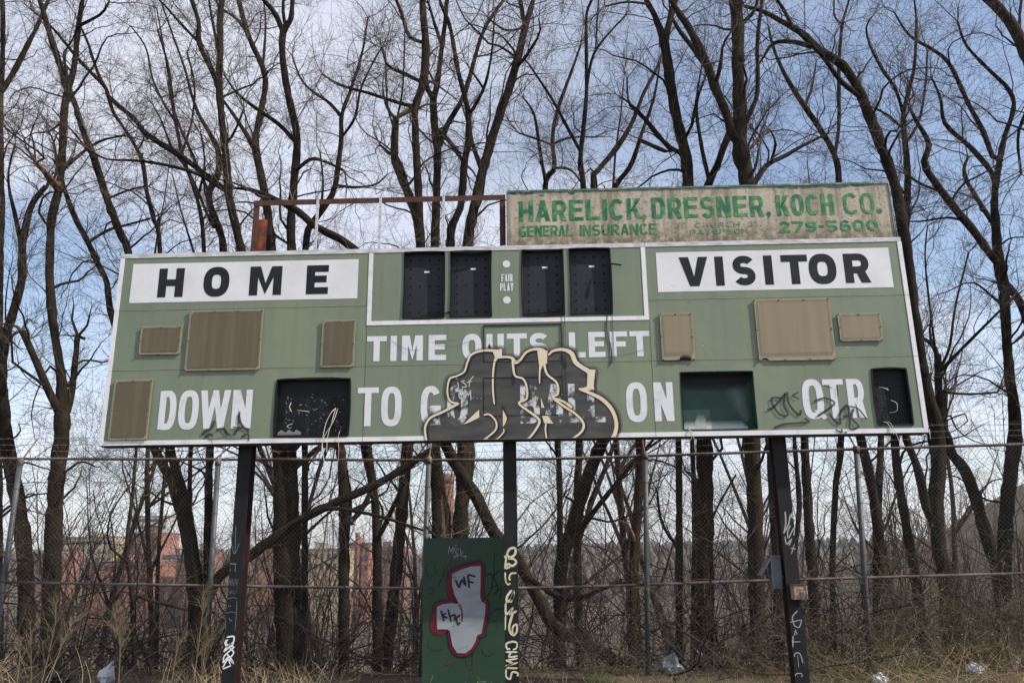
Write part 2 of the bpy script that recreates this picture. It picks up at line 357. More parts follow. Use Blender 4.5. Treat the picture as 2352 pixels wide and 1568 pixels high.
# ------------------------------------------------------------------ scoreboard materials
def panel_mat():
    m = bpy.data.materials.new("scoreboard green enamel"); m.use_nodes = True; t = m.node_tree; b = t.nodes["Principled BSDF"]
    b.inputs["Roughness"].default_value = 0.5; b.inputs["Specular IOR Level"].default_value = 0.35
    tc = N(t, "ShaderNodeTexCoord")
    mp = N(t, "ShaderNodeMapping"); mp.inputs["Scale"].default_value = (1, 1, .45); t.links.new(tc.outputs["Object"], mp.inputs[0])
    n1 = N(t, "ShaderNodeTexNoise", i_Scale=0.9, i_Detail=5.0, i_Roughness=.6); t.links.new(mp.outputs[0], n1.inputs["Vector"])
    r1 = N(t, "ShaderNodeValToRGB"); e = r1.color_ramp.elements; e[0].position = .36; e[1].position = .66
    e[0].color = (.168, .215, .152, 1); e[1].color = (.210, .245, .162, 1); t.links.new(n1.outputs["Fac"], r1.inputs[0])
    n2 = N(t, "ShaderNodeTexNoise", i_Scale=34.0, i_Detail=4.0, i_Roughness=.7); t.links.new(tc.outputs["Object"], n2.inputs["Vector"])
    r2 = N(t, "ShaderNodeMapRange"); r2.inputs[1].default_value = .69; r2.inputs[2].default_value = .74; t.links.new(n2.outputs["Fac"], r2.inputs[0])
    mx = N(t, "ShaderNodeMix", data_type="RGBA"); mx.inputs[7].default_value = (.42, .45, .40, 1); t.links.new(r1.outputs[0], mx.inputs[6])
    ml = N(t, "ShaderNodeMath", operation="MULTIPLY", i_1=.55); t.links.new(r2.outputs[0], ml.inputs[0]); t.links.new(ml.outputs[0], mx.inputs[0])
    # dirt runs
    mp3 = N(t, "ShaderNodeMapping"); mp3.inputs["Scale"].default_value = (9, 1, .7); t.links.new(tc.outputs["Object"], mp3.inputs[0])
    n3 = N(t, "ShaderNodeTexNoise", i_Scale=1.0, i_Detail=5.0); t.links.new(mp3.outputs[0], n3.inputs["Vector"])
    r3 = N(t, "ShaderNodeMapRange"); r3.inputs[1].default_value = .5; r3.inputs[2].default_value = .8; r3.inputs[4].default_value = .28; t.links.new(n3.outputs["Fac"], r3.inputs[0])
    m3 = N(t, "ShaderNodeMix", data_type="RGBA"); m3.inputs[7].default_value = (.10, .10, .065, 1); t.links.new(mx.outputs[2], m3.inputs[6]); t.links.new(r3.outputs[0], m3.inputs[0])
    t.links.new(m3.outputs[2], b.inputs["Base Color"])
    dent_bump(t, b, tc); return m
def dent_bump(t, b, tc, k=1.0):
    v = N(t, "ShaderNodeTexVoronoi", i_Scale=5.6, i_Randomness=1.0); t.links.new(tc.outputs["Object"], v.inputs["Vector"])
    s = N(t, "ShaderNodeMapRange", interpolation_type="SMOOTHSTEP"); s.inputs[1].default_value = 0.0; s.inputs[2].default_value = .085; s.inputs[3].default_value = 1; s.inputs[4].default_value = 0; t.links.new(v.outputs["Distance"], s.inputs[0])
    sp = N(t, "ShaderNodeSeparateColor"); t.links.new(v.outputs["Color"], sp.inputs[0])
    g = N(t, "ShaderNodeMath", operation="GREATER_THAN", i_1=.35); t.links.new(sp.outputs[0], g.inputs[0])
    h = N(t, "ShaderNodeMath", operation="MULTIPLY"); t.links.new(s.outputs[0], h.inputs[0]); t.links.new(g.outputs[0], h.inputs[1])
    nl = N(t, "ShaderNodeTexNoise", i_Scale=2.2, i_Detail=2.0); t.links.new(tc.outputs["Object"], nl.inputs["Vector"])
    ad = N(t, "ShaderNodeMath", operation="MULTIPLY_ADD", i_1=1.1); t.links.new(nl.outputs["Fac"], ad.inputs[0]); t.links.new(h.outputs[0], ad.inputs[2])
    bp = N(t, "ShaderNodeBump", i_Strength=.55 * k, i_Distance=.012); bp.invert = True; t.links.new(ad.outputs[0], bp.inputs["Height"]); t.links.new(bp.outputs[0], b.inputs["Normal"])
def dented(m, k=1.0):
    t = m.node_tree; tc = N(t, "ShaderNodeTexCoord"); dent_bump(t, t.nodes["Principled BSDF"], tc, k); return m
M_panel = panel_mat()
M_white = dented(mat("white sign enamel", (.74, .74, .76), (.66, .65, .66), 3.0, .55, lo=.4, hi=.75), .8)
M_trim = mat("white trim", (.62, .61, .62), (.76, .76, .78), 5.0, .5, lo=.3, hi=.5)
M_toptrim = mat("weathered top trim", (.38, .38, .38), (.68, .68, .70), 9.0, .6, lo=.36, hi=.62, stretch=(.5, 1, 2))
M_black = mat("black letter enamel", (.016, .017, .020), (.024, .026, .028), 5, .6, spec=.15)
M_let = mat("worn white lettering", (.70, .71, .74), (.50, .52, .53), 7.0, .6, lo=.52, hi=.78)
M_digit = mat("digit box black", (.030, .033, .040), (.022, .025, .031), 5, .6, spec=.2)
M_rim = mat("black rim metal", (.007, .0075, .009), (.012, .0125, .014), 8, .5, spec=.18)
M_bulb = mat("socket hole", (.004, .004, .004), rough=.9)
M_in = mat("hollow cabinet metal", (.05, .065, .05), rough=.8)
M_under = mat("underside brown", (.05, .045, .035), rough=.8)
M_tag = mat("white sticker", (.75, .75, .75), rough=.6)
M_seal = mat("black seal", (.012, .012, .012), rough=.7)
M_cover = mat("clear yellowed sheet", (.33, .295, .195), (.28, .25, .165), 14, .4, spec=.4)
M_stainL = paint("brown grille behind sheet", (.118, .096, .060), (.158, .130, .082), nscale=1.0, stretch=(13, 1, .5), rough=.45)
M_stainSun = paint("sunlit brown grille", (.255, .208, .135), (.29, .24, .158), nscale=1.0, stretch=(11, 1, .6), rough=.45)  # lighter copy of the left grille, with sunlight put into its colour
M_screw = mat("rusty screw", (.14, .07, .035), (.25, .2, .17), 60, .6)
M_wirew = mat("old white wire", (.55, .5, .42), rough=.5)
M_wirep = mat("pink wire", (.42, .25, .2), rough=.5)
M_wired = mat("dark cable", (.02, .024, .02), rough=.6)

# ------------------------------------------------------------------ scoreboard
SB = thing("scoreboard", (0, 0.1, 3.24), "long faded green football scoreboard with HOME and VISITOR headings and graffiti", "scoreboard")
XL, XR, ZB, ZT = -5.487, 5.487, 3.241, 5.957
XA, XB = -1.938, 1.942
def sheet(x0, x1, z0, z1, holes=(), y0=0.0, y1=0.008):
    """a front sheet with rectangular openings"""
    xs = sorted({x0, x1, *[h[i] for h in holes for i in (0, 1)]}); zs = sorted({z0, z1, *[h[i] for h in holes for i in (2, 3)]})
    mb = MB()
    for i in range(len(xs) - 1):
        for j in range(len(zs) - 1):
            cx, cz = (xs[i] + xs[i + 1]) / 2, (zs[j] + zs[j + 1]) / 2
            if any(h[0] < cx < h[1] and h[2] < cz < h[3] for h in holes): continue
            for y, o in ((y0, 1), (y1, -1)):
                V = [(xs[i], y, zs[j]), (xs[i + 1], y, zs[j]), (xs[i + 1], y, zs[j + 1]), (xs[i], y, zs[j + 1])]
                mb.add(V if o > 0 else V[::-1], [(0, 1, 2, 3)])
    return mb
DIG = [(-1.440, -.870), (-.787, -.212), (.220, .790), (.877, 1.447)]; DZ = (4.933, 5.895)
W1 = (-3.130, -2.135, 3.322, 4.092); W2 = (2.315, 3.278, 3.323, 4.096); W3 = (4.853, 5.302, 3.343, 4.093)
D1 = (-.322, .740, 4.286, 4.804); D2 = (-.325, .741, 3.552, 4.068)
g = .003
R1, R2 = 5.116, 4.258
PANELS = [(XL, XA, R1, ZT, []), (XL, XA, R2, R1, []), (XL, XA, ZB, R2, [W1]),
          (XA, XB, 4.868, ZT, [(a, b, *DZ) for a, b in DIG]), (XA, XB, R2, 4.868, [D1]), (XA, XB, ZB, R2, [D2]),
          (XB, XR, R1, ZT, []), (XB, XR, R2, R1, []), (XB, XR, ZB, R2, [W2, W3])]
for x0, x1, z0, z1, hs in PANELS: sheet(x0 + g, x1 - g, z0 + g, z1 - g, hs).obj("panel", M_panel, SB)
cab = MB().box(XL, XL + .01, .009, .22, ZB, ZT).box(XR - .01, XR, .009, .22, ZB, ZT).box(XL, XR, .009, .22, ZT - .008, ZT + .002).box(XL, XR, .2, .222, ZB, ZT)
cab.obj("cabinet", M_in, SB)
MB().box(XL, XR, .002, .226, ZB - .012, ZB - .001).obj("underside", M_under, SB)
for a, b in ((XL, XA), (XA, XB), (XB, XR)):
    MB().box(a + g, b - g, -.007, -.001, ZT - .058, ZT + .006).obj("border_strip", M_toptrim, SB)
    MB().box(a + g, b - g, -.007, -.001, ZB - .004, ZB + .056).obj("border_strip", M_trim, SB)
for za, zb in ((ZB + .056, R2), (R2, R1), (R1, ZT - .058)):
    MB().box(XL - .003, XL + .056, -.0065, -.001, za + .002, zb - .002).obj("border_strip", M_trim, SB)
    MB().box(XR - .056, XR + .003, -.0065, -.001, za + .002, zb - .002).obj("border_strip", M_trim, SB)
for a in ((XA, XA + .060, 4.898, ZT - .06), (XB - .060, XB, 4.898, ZT - .06), (XA, XB, 4.838, 4.897)):
    MB().box(a[0], a[1], -.006, -.001, a[2], a[3]).obj("border_strip", M_trim, SB)
M_dust = paint("seam dust", (.40, .35, .29), noise=3, cut=(.2, .6))
for a, b, zz0 in ((XL + .06, XA, R1), (XL + .06, XA, R2), (XB, XR - .06, R1), (XB, XR - .06, R2), (XA, XB, R2), (XA, XB, 4.83)):
    F = Flat(board_fn(.0012)); F.soft([(a, zz0 - .014, .05), ((a + b) / 2, zz0 - .012, .06), (b, zz0 - .014, .05)], core=.15, amax=.28); F.obj("seam_dust", M_dust, SB)
# heading panels with their letters
for x0, x1, items in ((-5.300, -2.084, [("H", -4.911, -4.550), ("O", -4.267, -3.902), ("M", -3.613, -3.159), ("E", -2.809, -2.500)]),
                      (2.088, 5.300, [("V", 2.399, 2.796), ("I", 2.893, 3.009), ("S", 3.131, 3.446), ("I", 3.565, 3.682), ("T", 3.804, 4.167), ("O", 4.177, 4.552), ("R", 4.662, 5.008)])):
    hp = sheet(x0, x1, 5.232, 5.812, y0=-.003, y1=-.001).obj("heading_panel", M_white, SB)
    word(hp, M_black, items, 5.306, .428, .118, .005)
LZ = 3.442; LH = .524
for items in ([("D", -4.718, -4.484), ("O", -4.452, -4.179), ("W", -4.164, -3.752), ("N", -3.722, -3.454)], [("T", -2.025, -1.741), ("O", -1.703, -1.429)],
              [("G", -1.172, -.900), ("O", -.815, -.540)], [("B", .165, .43), ("A", .47, .772), ("L", .806, 1.040), ("L", 1.060, 1.290)],
              [("O", 1.574, 1.851), ("N", 1.945, 2.200)], [("Q", 3.902, 4.178), ("T", 4.183, 4.452), ("R", 4.496, 4.720)]):
    word(SB, M_let, items, LZ, LH, .088, .003)
word(SB, M_let, [("T", -1.925, -1.653), ("I", -1.601, -1.512), ("M", -1.444, -1.154), ("E", -1.077, -.836), ("O", -.616, -.351), ("U", -.288, -.049), ("T", -.007, .266),
                 ("S", .302, .563), ("L", .837, 1.058), ("E", 1.103, 1.330), ("F", 1.394, 1.631), ("T", 1.663, 1.932)], 4.328, .354, .086, .003)
word(SB, M_let, spread("FAIR", -.075, .084, .22), 5.433, .11, .017, .003); word(SB, M_let, spread("PLAY", -.093, .092, .22), 5.297, .113, .017, .003)
for zc in (5.692, 5.165):
    F = Flat(board_fn(.003)); F.poly(arc(0, zc, .053, .053, 0, 349, 32, 2)); F.obj("colon_dot", M_let, SB)
# digit boxes
def socket_mesh():
    V = []; F = []; S = 12
    for r, y in ((.031, 0), (.029, -.0012), (.0205, -.0012), (.0185, .0)):
        V += [(r * math.cos(2 * math.pi * k / S), y, r * math.sin(2 * math.pi * k / S)) for k in range(S)]
    for q in range(3): F += [(q * S + k, q * S + (k + 1) % S, (q + 1) * S + (k + 1) % S, (q + 1) * S + k) for k in range(S)]
    F.append(tuple(3 * S + k for k in range(S)))
    return mesh_from("bulb_socket", V, F, [M_digit, M_bulb], midx=[0] * (3 * S) + [1])
SOCK = socket_mesh()
def recess(name, x0, x1, z0, z1, d, mback, rim=.015, proud=.010, jig=1.0):
    mb = MB(); a, b = x0 + .001, x1 - .001; c, e = z0 + .001, z1 - .001
    mb.add([(a, 0, c), (b, 0, c), (b, 0, e), (a, 0, e), (a, d, c), (b, d, c), (b, d, e), (a, d, e)], [(0, 1, 5, 4), (1, 2, 6, 5), (2, 3, 7, 6), (3, 0, 4, 7), (4, 5, 6, 7)])
    o = mb.obj(name, mback, SB)
    if rim:
        for q, (p0, p1) in enumerate((((x0, z0), (x1, z0)), ((x1, z0), (x1, z1)), ((x1, z1), (x0, z1)), ((x0, z1), (x0, z0)))):
            n = 9; P = []; bend = random.uniform(.2, 1) * jig * .012 * random.choice((-1, 1))
            for i in range(n):
                u = i / (n - 1); w = math.sin(math.pi * u) * bend + random.uniform(-.0015, .0015) * jig
                P.append((p0[0] + (p1[0] - p0[0]) * u + (w if q % 2 else 0), p0[1] + (p1[1] - p0[1]) * u + (0 if q % 2 else w)))
            r = MB()
            for i in range(n - 1):
                (ax, az), (bx, bz) = P[i], P[i + 1]; dx, dz = bx - ax, bz - az; L = math.hypot(dx, dz); nx, nz_ = -dz / L * rim / 2, dx / L * rim / 2
                y1, y0 = -.0015, -proud - .0006 * i
                V = [(ax - nx, y0, az - nz_), (bx - nx, y0, bz - nz_), (bx + nx, y0, bz + nz_), (ax + nx, y0, az + nz_)]; V += [(p[0], y1 + (.012 if k > 1 else 0), p[2]) for k, p in enumerate(V)]
                r.add(V, [(0, 1, 2, 3), (0, 4, 5, 1), (3, 2, 6, 7), (0, 3, 7, 4), (1, 5, 6, 2)])
            r.obj("rim_strip", M_rim, o)
    return o
def sockets(o, xs, zs, d, skip=()):
    for r, z in enumerate(zs):
        for c, x in enumerate(xs):
            if (r, c) in skip: continue
            place("bulb_socket", SOCK, (x, d - .001, z), o)
SEV = {(r, c) for r in (1, 2, 4, 5) for c in (1, 2)}
DD = .068
for i, (a, b) in enumerate(DIG):
    o = recess("digit_box", a, b, *DZ, DD, M_digit)
    xs = [a + .085 + k * (b - a - .17) / 3 for k in range(4)]; zs = [DZ[1] - .10 - k * .128 for k in range(7)]
    sockets(o, xs, zs, DD, SEV)
    cx = (a + b) / 2 + .03; F = Flat(lambda u, v, k: (u, DD - .002, v)); zt = 5.64 - (.03 if i == 0 else 0); F.poly([(cx - .037, zt), (cx + .037, zt), (cx + .037, zt + .026), (cx - .037, zt + .026)]); F.obj("sticker", M_tag, o)
# a few bent rim ends and hanging cables
for P, r, m_, nm in (([(-1.2, -.008, 4.952), (-.95, -.016, 4.972), (-.80, -.02, 5.0), (-.785, -.02, 5.02)], .009, M_rim, "bent_strip"),
                     ([(.255, -.012, 4.952), (.5, -.014, 4.962), (.77, -.02, 4.99)], .009, M_rim, "bent_strip"),
                     ([(1.41, -.012, 5.655), (1.49, -.05, 5.64), (1.59, -.09, 5.605)], .012, M_rim, "bent_strip"),
                     ([(-.75, -.012, 5.885), (-.55, -.028, 5.86), (-.4, -.02, 5.865), (-.25, -.012, 5.888)], .012, M_rim, "bent_strip"),
                     ([(.745, -.006, 4.93), (.752, -.008, 4.5), (.760, -.008, 4.25), (.70, -.01, 4.0)], .004, M_wired, "hanging_cable"),
                     ([(.79, -.006, 4.94), (.792, -.01, 4.6), (.785, -.01, 4.2), (.78, -.012, 3.7)], .003, M_wired, "hanging_cable"),
                     ([(1.375, -.006, 4.93), (1.36, -.01, 4.7), (1.40, -.01, 4.5), (1.41, -.01, 4.33), (1.38, -.01, 4.2)], .006, M_wired, "hanging_cable"),
                     ([(1.44, -.006, 4.93), (1.442, -.008, 4.6), (1.44, -.01, 4.27)], .003, M_wired, "hanging_cable")):
    MB().tube(smooth2(np.array(P, float), np.ones(len(P)))[0], r, 5).obj(nm, m_, SB)
# wrecked box after DOWN, its sockets, foil scraps and wires
o1 = recess("digit_box", *W1, .075, M_rim, .02, .012, 2.2)
sockets(o1, [W1[0] + .13 + k * .095 for k in range(4)] + [W1[0] + .60 + k * .095 for k in range(4)], [W1[3] - .20 - k * .088 for k in range(7)], .075, {(r, c) for r in (1, 2, 4, 5) for c in (1, 2, 5, 6)})
for k in range(3):
    cx = W1[0] + .1 + k * .105; V = [(cx - .06, .01, 3.34), (cx + .05, .005, 3.34), (cx + .058, -.02, 3.375), (cx + .0, -.03, 3.405), (cx - .05, -.015, 3.37)]
    obj("torn_foil", V, [(0, 1, 2, 3, 4)], mat("torn bare metal", (.62, .62, .60), rough=.5), o1)
F = Flat(lambda u, v, k: (u, .072 - k * .0001, v))
for k in range(46):
    x = random.uniform(W1[0] + .1, W1[1] - .1); z = random.uniform(3.4, 3.9); a = random.uniform(0, 3.1); L = random.uniform(.006, .02)
    F.strip([(x - L * math.cos(a), z - L * math.sin(a)), (x + L * math.cos(a), z + L * math.sin(a))], .004)
F.obj("scratches", mat("scratched bare metal", (.45, .45, .45), rough=.6), o1)
Wr = [([(-2.94, .05, 3.79), (-2.95, .02, 3.72), (-2.92, .03, 3.66), (-2.95, .04, 3.70)], M_wirew), ([(-2.85, .05, 3.68), (-2.76, .01, 3.665), (-2.68, .03, 3.655)], M_wirew),
      ([(-2.33, .05, 3.70), (-2.38, -.01, 3.62), (-2.44, -.03, 3.45), (-2.46, -.05, 3.2), (-2.42, -.05, 2.95), (-2.36, -.04, 2.7), (-2.37, -.03, 2.55), (-2.46, -.03, 2.43), (-2.56, -.03, 2.46)], M_wirew),
      ([(-2.33, .05, 3.70), (-2.36, -.01, 3.5), (-2.40, -.03, 3.3), (-2.40, -.04, 3.1)], M_wirew), ([(-2.30, .05, 3.70), (-2.34, -.02, 3.5), (-2.45, -.03, 3.3), (-2.47, -.04, 3.12)], M_wirew),
      ([(-2.25, .04, 3.40), (-2.26, -.02, 3.3), (-2.24, -.04, 3.1), (-2.26, -.03, 2.9), (-2.32, -.03, 2.75)], M_wirep), ([(-2.9, .03, 3.5), (-2.96, .0, 3.46), (-2.92, .0, 3.43)], M_wirew)]
for P, m_ in Wr: MB().tube(smooth2(np.array(P, float), np.ones(len(P)))[0], .0042, 4).obj("loose_wire", m_, o1)
o3 = recess("digit_box", *W3, .075, M_rim, .018, .012, 1.4)
sockets(o3, [W3[0] + .09 + k * .09 for k in range(4)], [W3[3] - .085 - k * .096 for k in range(7)], .075, SEV)
for P in ([(4.95, .06, 3.86), (4.99, .01, 3.84), (5.05, .02, 3.81), (5.03, .03, 3.85)], [(5.08, .06, 3.68), (5.13, .01, 3.63), (5.12, .02, 3.53), (5.03, .03, 3.51)],
          [(4.95, .03, 3.38), (5.0, -.01, 3.37), (5.04, -.03, 3.25), (5.08, -.04, 3.1), (5.09, -.03, 3.02)], [(4.93, .03, 3.39), (4.97, -.01, 3.36), (5.02, -.03, 3.22)]):
    MB().tube(smooth2(np.array(P, float), np.ones(len(P)))[0], .004, 4).obj("loose_wire", M_wirew, o3)
# the empty opening before QTR
M_hole = mat("sprayed green inner back", (.012, .045, .032), (.03, .085, .06), 2.0, .5)
o2 = recess("empty_opening", *W2, .178, M_hole, .012, .004, .6)
F = Flat(lambda u, v, k: (u, .176 - k * .0005, v))
F.soft([(2.33, 3.36, .22), (2.7, 3.37, .20), (3.2, 3.36, .2)], core=.15, amax=.85); F.soft([(3.05, 3.95, .3), (3.12, 3.7, .22), (3.2, 3.45, .15)], core=.1, amax=.14); F.soft([(2.5, 3.42, .3), (2.65, 3.4, .3)], core=.1, amax=.5)
F.obj("white_overspray", paint("white overspray", (.62, .64, .63)), o2)
F = Flat(lambda u, v, k: (u, .170 - k * .0005, v)); F.soft([(2.3, 4.05, .35), (2.8, 4.04, .38), (3.26, 4.05, .35)], core=.3, amax=.92); F.obj("overspray_and_shade", paint("black overspray with painted shade", (.01, .012, .012)), o2)  # black spray along the top, with the opening's shade painted into it
for P in ([(2.36, .02, 3.34), (2.38, -.02, 3.33), (2.40, -.04, 3.22), (2.36, -.03, 3.15)], [(2.35, .02, 3.34), (2.40, -.03, 3.3), (2.43, -.05, 3.2)]):
    MB().tube(smooth2(np.array(P, float), np.ones(len(P)))[0], .004, 4).obj("loose_wire", M_wirew, o2)
# service doors
for d in (D1, D2):
    dr = sheet(d[0] + .006, d[1] - .006, d[2] + .006, d[3] - .006, y0=-.001, y1=.007).obj("service_door", M_panel, SB)
    for a in ((d[0] - .004, d[1] + .004, d[3] - .010, d[3] + .006), (d[0] - .003, d[0] + .007, d[2], d[3] - .01), (d[1] - .006, d[1] + .003, d[2], d[3] - .01), (d[0], d[1], d[2] - .004, d[2] + .004)):
        MB().box(a[0], a[1], -.013, .0, a[2], a[3]).obj("door_edge", M_seal, dr)
    MB().box(d[0] + .01, d[1] - .01, -.008, -.0, d[2] - .026, d[2] - .008).obj("hinge", M_panel, dr)
    MB().tube([(d[1] - .02, -.018, d[2] + .27), (d[1] - .02, .0, d[2] + .27)], .012, 8).obj("latch", M_screw, dr)
# sheets screwed over the score windows
SCREW = MB().tube([(0, -.008, 0), (0, -.003, 0), (0, .024, 0)], [.009, .011, .007], 7); SCREW = mesh_from("screw", SCREW.V, SCREW.F, M_screw)
def cover(x0, x1, z0, z1, nx, nz, stain, bites=(), y=-.021):
    out_ = [(x0, z0)]
    for c, r in bites: out_ += [(c + r * math.cos(t), z0 + r * .8 * math.sin(t)) for t in np.linspace(math.pi, 0, 9)]
    out_ += [(x1, z0), (x1, z1), (x0, z1)]
    n = len(out_); V = [(a, y - .005, b) for a, b in out_] + [(a, y, b) for a, b in out_]
    tr = tessellate_polygon([[Vector((a, b, 0)) for a, b in out_]])
    Fc = [tuple(t) for t in tr] + [tuple(n + i for i in t[::-1]) for t in tr] + [(i, (i + 1) % n, n + (i + 1) % n, n + i) for i in range(n)]
    c = obj("window_cover", V, Fc, M_cover, SB)
    F = Flat(lambda u, v, k: (u, y - .006, v)); m1, m2 = .006, .055
    xs = [x0 + m1, x0 + m2, x1 - m2, x1 - m1]; zs = [z0 + m1, z0 + m2, z1 - m2, z1 - m1]
    if bites: zs[0] += .03; zs[1] += .06
    id_ = {}
    for i in range(4):
        for j in range(4): id_[i, j] = F._v(xs[i], zs[j], 1.0 if i in (1, 2) and j in (1, 2) else 0.0)
    for i in range(3):
        for j in range(3): F.F.append((id_[i, j], id_[i + 1, j], id_[i + 1, j + 1], id_[i, j + 1]))
    F.obj("brown_grille", stain, c)
    for i in range(nx):
        for j in range(nz):
            if 0 < i < nx - 1 and 0 < j < nz - 1: continue
            sx = x0 + .016 + (x1 - x0 - .032) * i / (nx - 1); sz = z0 + .014 + (z1 - z0 - .028) * j / (nz - 1)
            if any(abs(sx - b) < r and j == 0 for b, r in bites): continue
            place("screw", SCREW, (sx + random.uniform(-.004, .004), y - .006, sz + random.uniform(-.004, .004)), c)
    return c
cover(-5.073, -4.499, 4.477, 4.882, 3, 3, M_stainL); cover(-4.412, -3.378, 4.238, 5.096, 4, 3, M_stainL); cover(-2.545, -2.086, 4.252, 4.920, 3, 3, M_stainL); cover(-5.361, -4.831, 3.306, 4.129, 3, 3, M_stainL)
cover(2.084, 2.530, 4.262, 4.923, 3, 3, M_stainSun, [(2.40, .085)]); cover(3.376, 4.401, 4.229, 5.093, 4, 3, M_stainSun, [(3.455, .05)]); cover(4.484, 5.057, 4.480, 4.869, 3, 3, M_stainSun)
MB().tube([(2.33, -.004, 4.29), (2.40, -.006, 4.30), (2.47, -.004, 4.285)], .03, 8).obj("broken_sheet_gap", M_seal, SB)

# ------------------------------------------------------------------ graffiti on the scoreboard
def g6(x, y):
    p = at(918.73 + x * .234375, 753.34 + y * .234375, 0.0); return (p[0], p[2])
PX6 = .001345
def G6(P): return [(*g6(p[0], p[1]), p[2] * PX6) for p in P]
GF = [(262, 1122), (240, 1010), (250, 940), (300, 875), (400, 832), (520, 770), (575, 738), (520, 736), (480, 700), (460, 640), (465, 560), (480, 500), (520, 478), (600, 455), (640, 420), (660, 360), (690, 300), (740, 250), (830, 225), (900, 212), (1000, 205), (1008, 275), (1060, 280), (1120, 285), (1140, 312), (1180, 290), (1230, 240), (1290, 205), (1400, 195), (1440, 210), (1452, 262), (1500, 220), (1580, 203), (1660, 205), (1715, 230), (1730, 300), (1770, 360), (1830, 400), (1915, 410), (1910, 480), (1895, 560), (1905, 605), (1890, 620), (1980, 668), (2060, 738), (2120, 830), (2145, 930), (2140, 1030), (2112, 1094)]
GFb = [g6(*p) for p in GF]; GFb = [(a, max(b, ZB - .002)) for a, b in GFb]; GFb[0] = (GFb[0][0], ZB - .002); GFb[-1] = (GFb[-1][0], ZB - .002)
F = Flat(board_fn(.0100)); F.soft([(*p, .12) for p in GFb[1:-1]], core=.2, amax=.8); F.obj("graffiti_overspray", paint("grey overspray", (.075, .077, .08)), SB)
F = Flat(board_fn(.0092)); F.poly(GFb); gf = F.obj("graffiti_fill", paint("charcoal spray fill", (.050, .050, .053), (.092, .094, .070), nscale=2.6, stretch=(1.1, 1, 3.6)), SB)
# lettering still showing through the worn fill
M_wornp = paint("white through worn spray", (.62, .63, .65), noise=5.0, cut=(.43, .53))
for ch, a, b in (("O", -.815, -.540), ("B", .165, .43), ("A", .47, .772), ("L", .806, 1.040), ("L", 1.060, 1.290)):
    F = Flat(board_fn(.0104)); glyph(F, ch, a, LZ, b - a, LH, .088); F.obj("worn_letter", M_wornp, gf)
F = Flat(board_fn(.0108)); glyph(F, "G", -1.172, LZ, .272, LH * .46, .08); F.obj("worn_letter", paint("white scuff", (.55, .56, .58), noise=6, cut=(.52, .62)), gf)
M_cream = paint("cream spray outline", (.74, .60, .40), (.70, .66, .56), nscale=3.0)
M_char = paint("charcoal shadow line", (.022, .023, .026))
CR = [[(262, 1118, 30), (246, 1000, 30), (262, 930, 30), (310, 872, 30), (400, 832, 32), (500, 780, 34), (580, 738, 30)],
      [(575, 738, 30), (510, 728, 28), (474, 680, 24), (466, 590, 24), (490, 497, 26), (560, 470, 24), (630, 428, 24), (657, 350, 26), (692, 270, 30), (760, 234, 30), (850, 220, 32), (930, 225, 44), (985, 232, 44)],
      [(950, 240, 90), (945, 290, 50), (925, 340, 30), (912, 460, 26), (912, 620, 26), (926, 752, 20)],
      [(955, 290, 36), (1040, 284, 30), (1100, 296, 36), (1130, 335, 56), (1175, 318, 34), (1230, 245, 32), (1300, 212, 34), (1380, 212, 46), (1425, 240, 60)],
      [(1105, 300, 36), (1110, 390, 34), (1130, 470, 28), (1205, 498, 28), (1240, 570, 28), (1242, 690, 26), (1165, 735, 30), (1240, 800, 32), (1340, 872, 34), (1366, 925, 34), (1310, 1025, 30), (1240, 1106, 26)],
      [(1390, 225, 90), (1390, 330, 70), (1370, 420, 26), (1368, 550, 14)], [(1410, 330, 40), (1440, 450, 30), (1535, 535, 30), (1548, 640, 30), (1500, 680, 34), (1590, 755, 34), (1720, 842, 32), (1795, 930, 34), (1785, 1005, 32), (1700, 1080, 30), (1650, 1100, 26)],
      [(1455, 270, 26), (1500, 225, 34), (1600, 212, 44), (1680, 250, 66), (1720, 335, 66), (1790, 390, 60), (1850, 430, 70), (1872, 500, 84), (1862, 580, 84), (1800, 598, 40), (1750, 598, 26)],
      [(1760, 600, 30), (1870, 642, 46), (1985, 702, 54), (2075, 800, 56), (2118, 920, 52), (2110, 1020, 56), (2080, 1086, 60)],
      [(820, 852, 24), (880, 848, 24), (940, 915, 26), (940, 990, 26), (870, 1060, 24), (800, 1108, 20)], [(1015, 985, 18), (1015, 1020, 18), (960, 1080, 18), (900, 1098, 16), (850, 1085, 14)],
      [(1432, 930, 22), (1425, 1000, 22), (1440, 1100, 22)], [(1510, 690, 34), (1600, 720, 30), (1660, 760, 40), (1685, 785, 26)]]
F = Flat(board_fn(.0112))
for P in CR: F.soft(G6([(a + 12, b + 8, w * 1.0 + 26) for a, b, w in P]), core=.4, amax=.7)
for P in ([(560, 800, 60), (680, 760, 40)], [(620, 940, 60), (790, 830, 70)], [(1000, 760, 50), (1060, 900, 60)], [(1120, 400, 60), (1110, 560, 60)], [(1580, 260, 70), (1620, 400, 70)]): F.soft(G6(P), core=.2, amax=.6)
F.V = [(a, b, max(c, ZB)) for a, b, c in F.V]; F.obj("graffiti_shadow", M_char, gf)
F = Flat(board_fn(.0128))
for P in CR: F.soft(G6([(a, b, w * .76) for a, b, w in P]), core=.8)
for P in ([(775, 800), (618, 946), (690, 920), (778, 875)], [(1008, 800), (1050, 880), (1030, 940), (1008, 968)], [(1393, 860), (1450, 862), (1502, 936), (1412, 930)], [(1380, 680), (1415, 782), (1384, 780)], [(905, 222), (1000, 205), (1000, 280), (940, 310)], [(1345, 225), (1445, 225), (1440, 350), (1365, 380)], [(1840, 405), (1915, 410), (1895, 560), (1905, 605), (1830, 600)]):
    F.poly([g6(*p) for p in P])
F.V = [(a, b, max(c, ZB)) for a, b, c in F.V]; F.obj("graffiti_outline", M_cream, gf)
F = Flat(board_fn(.015))
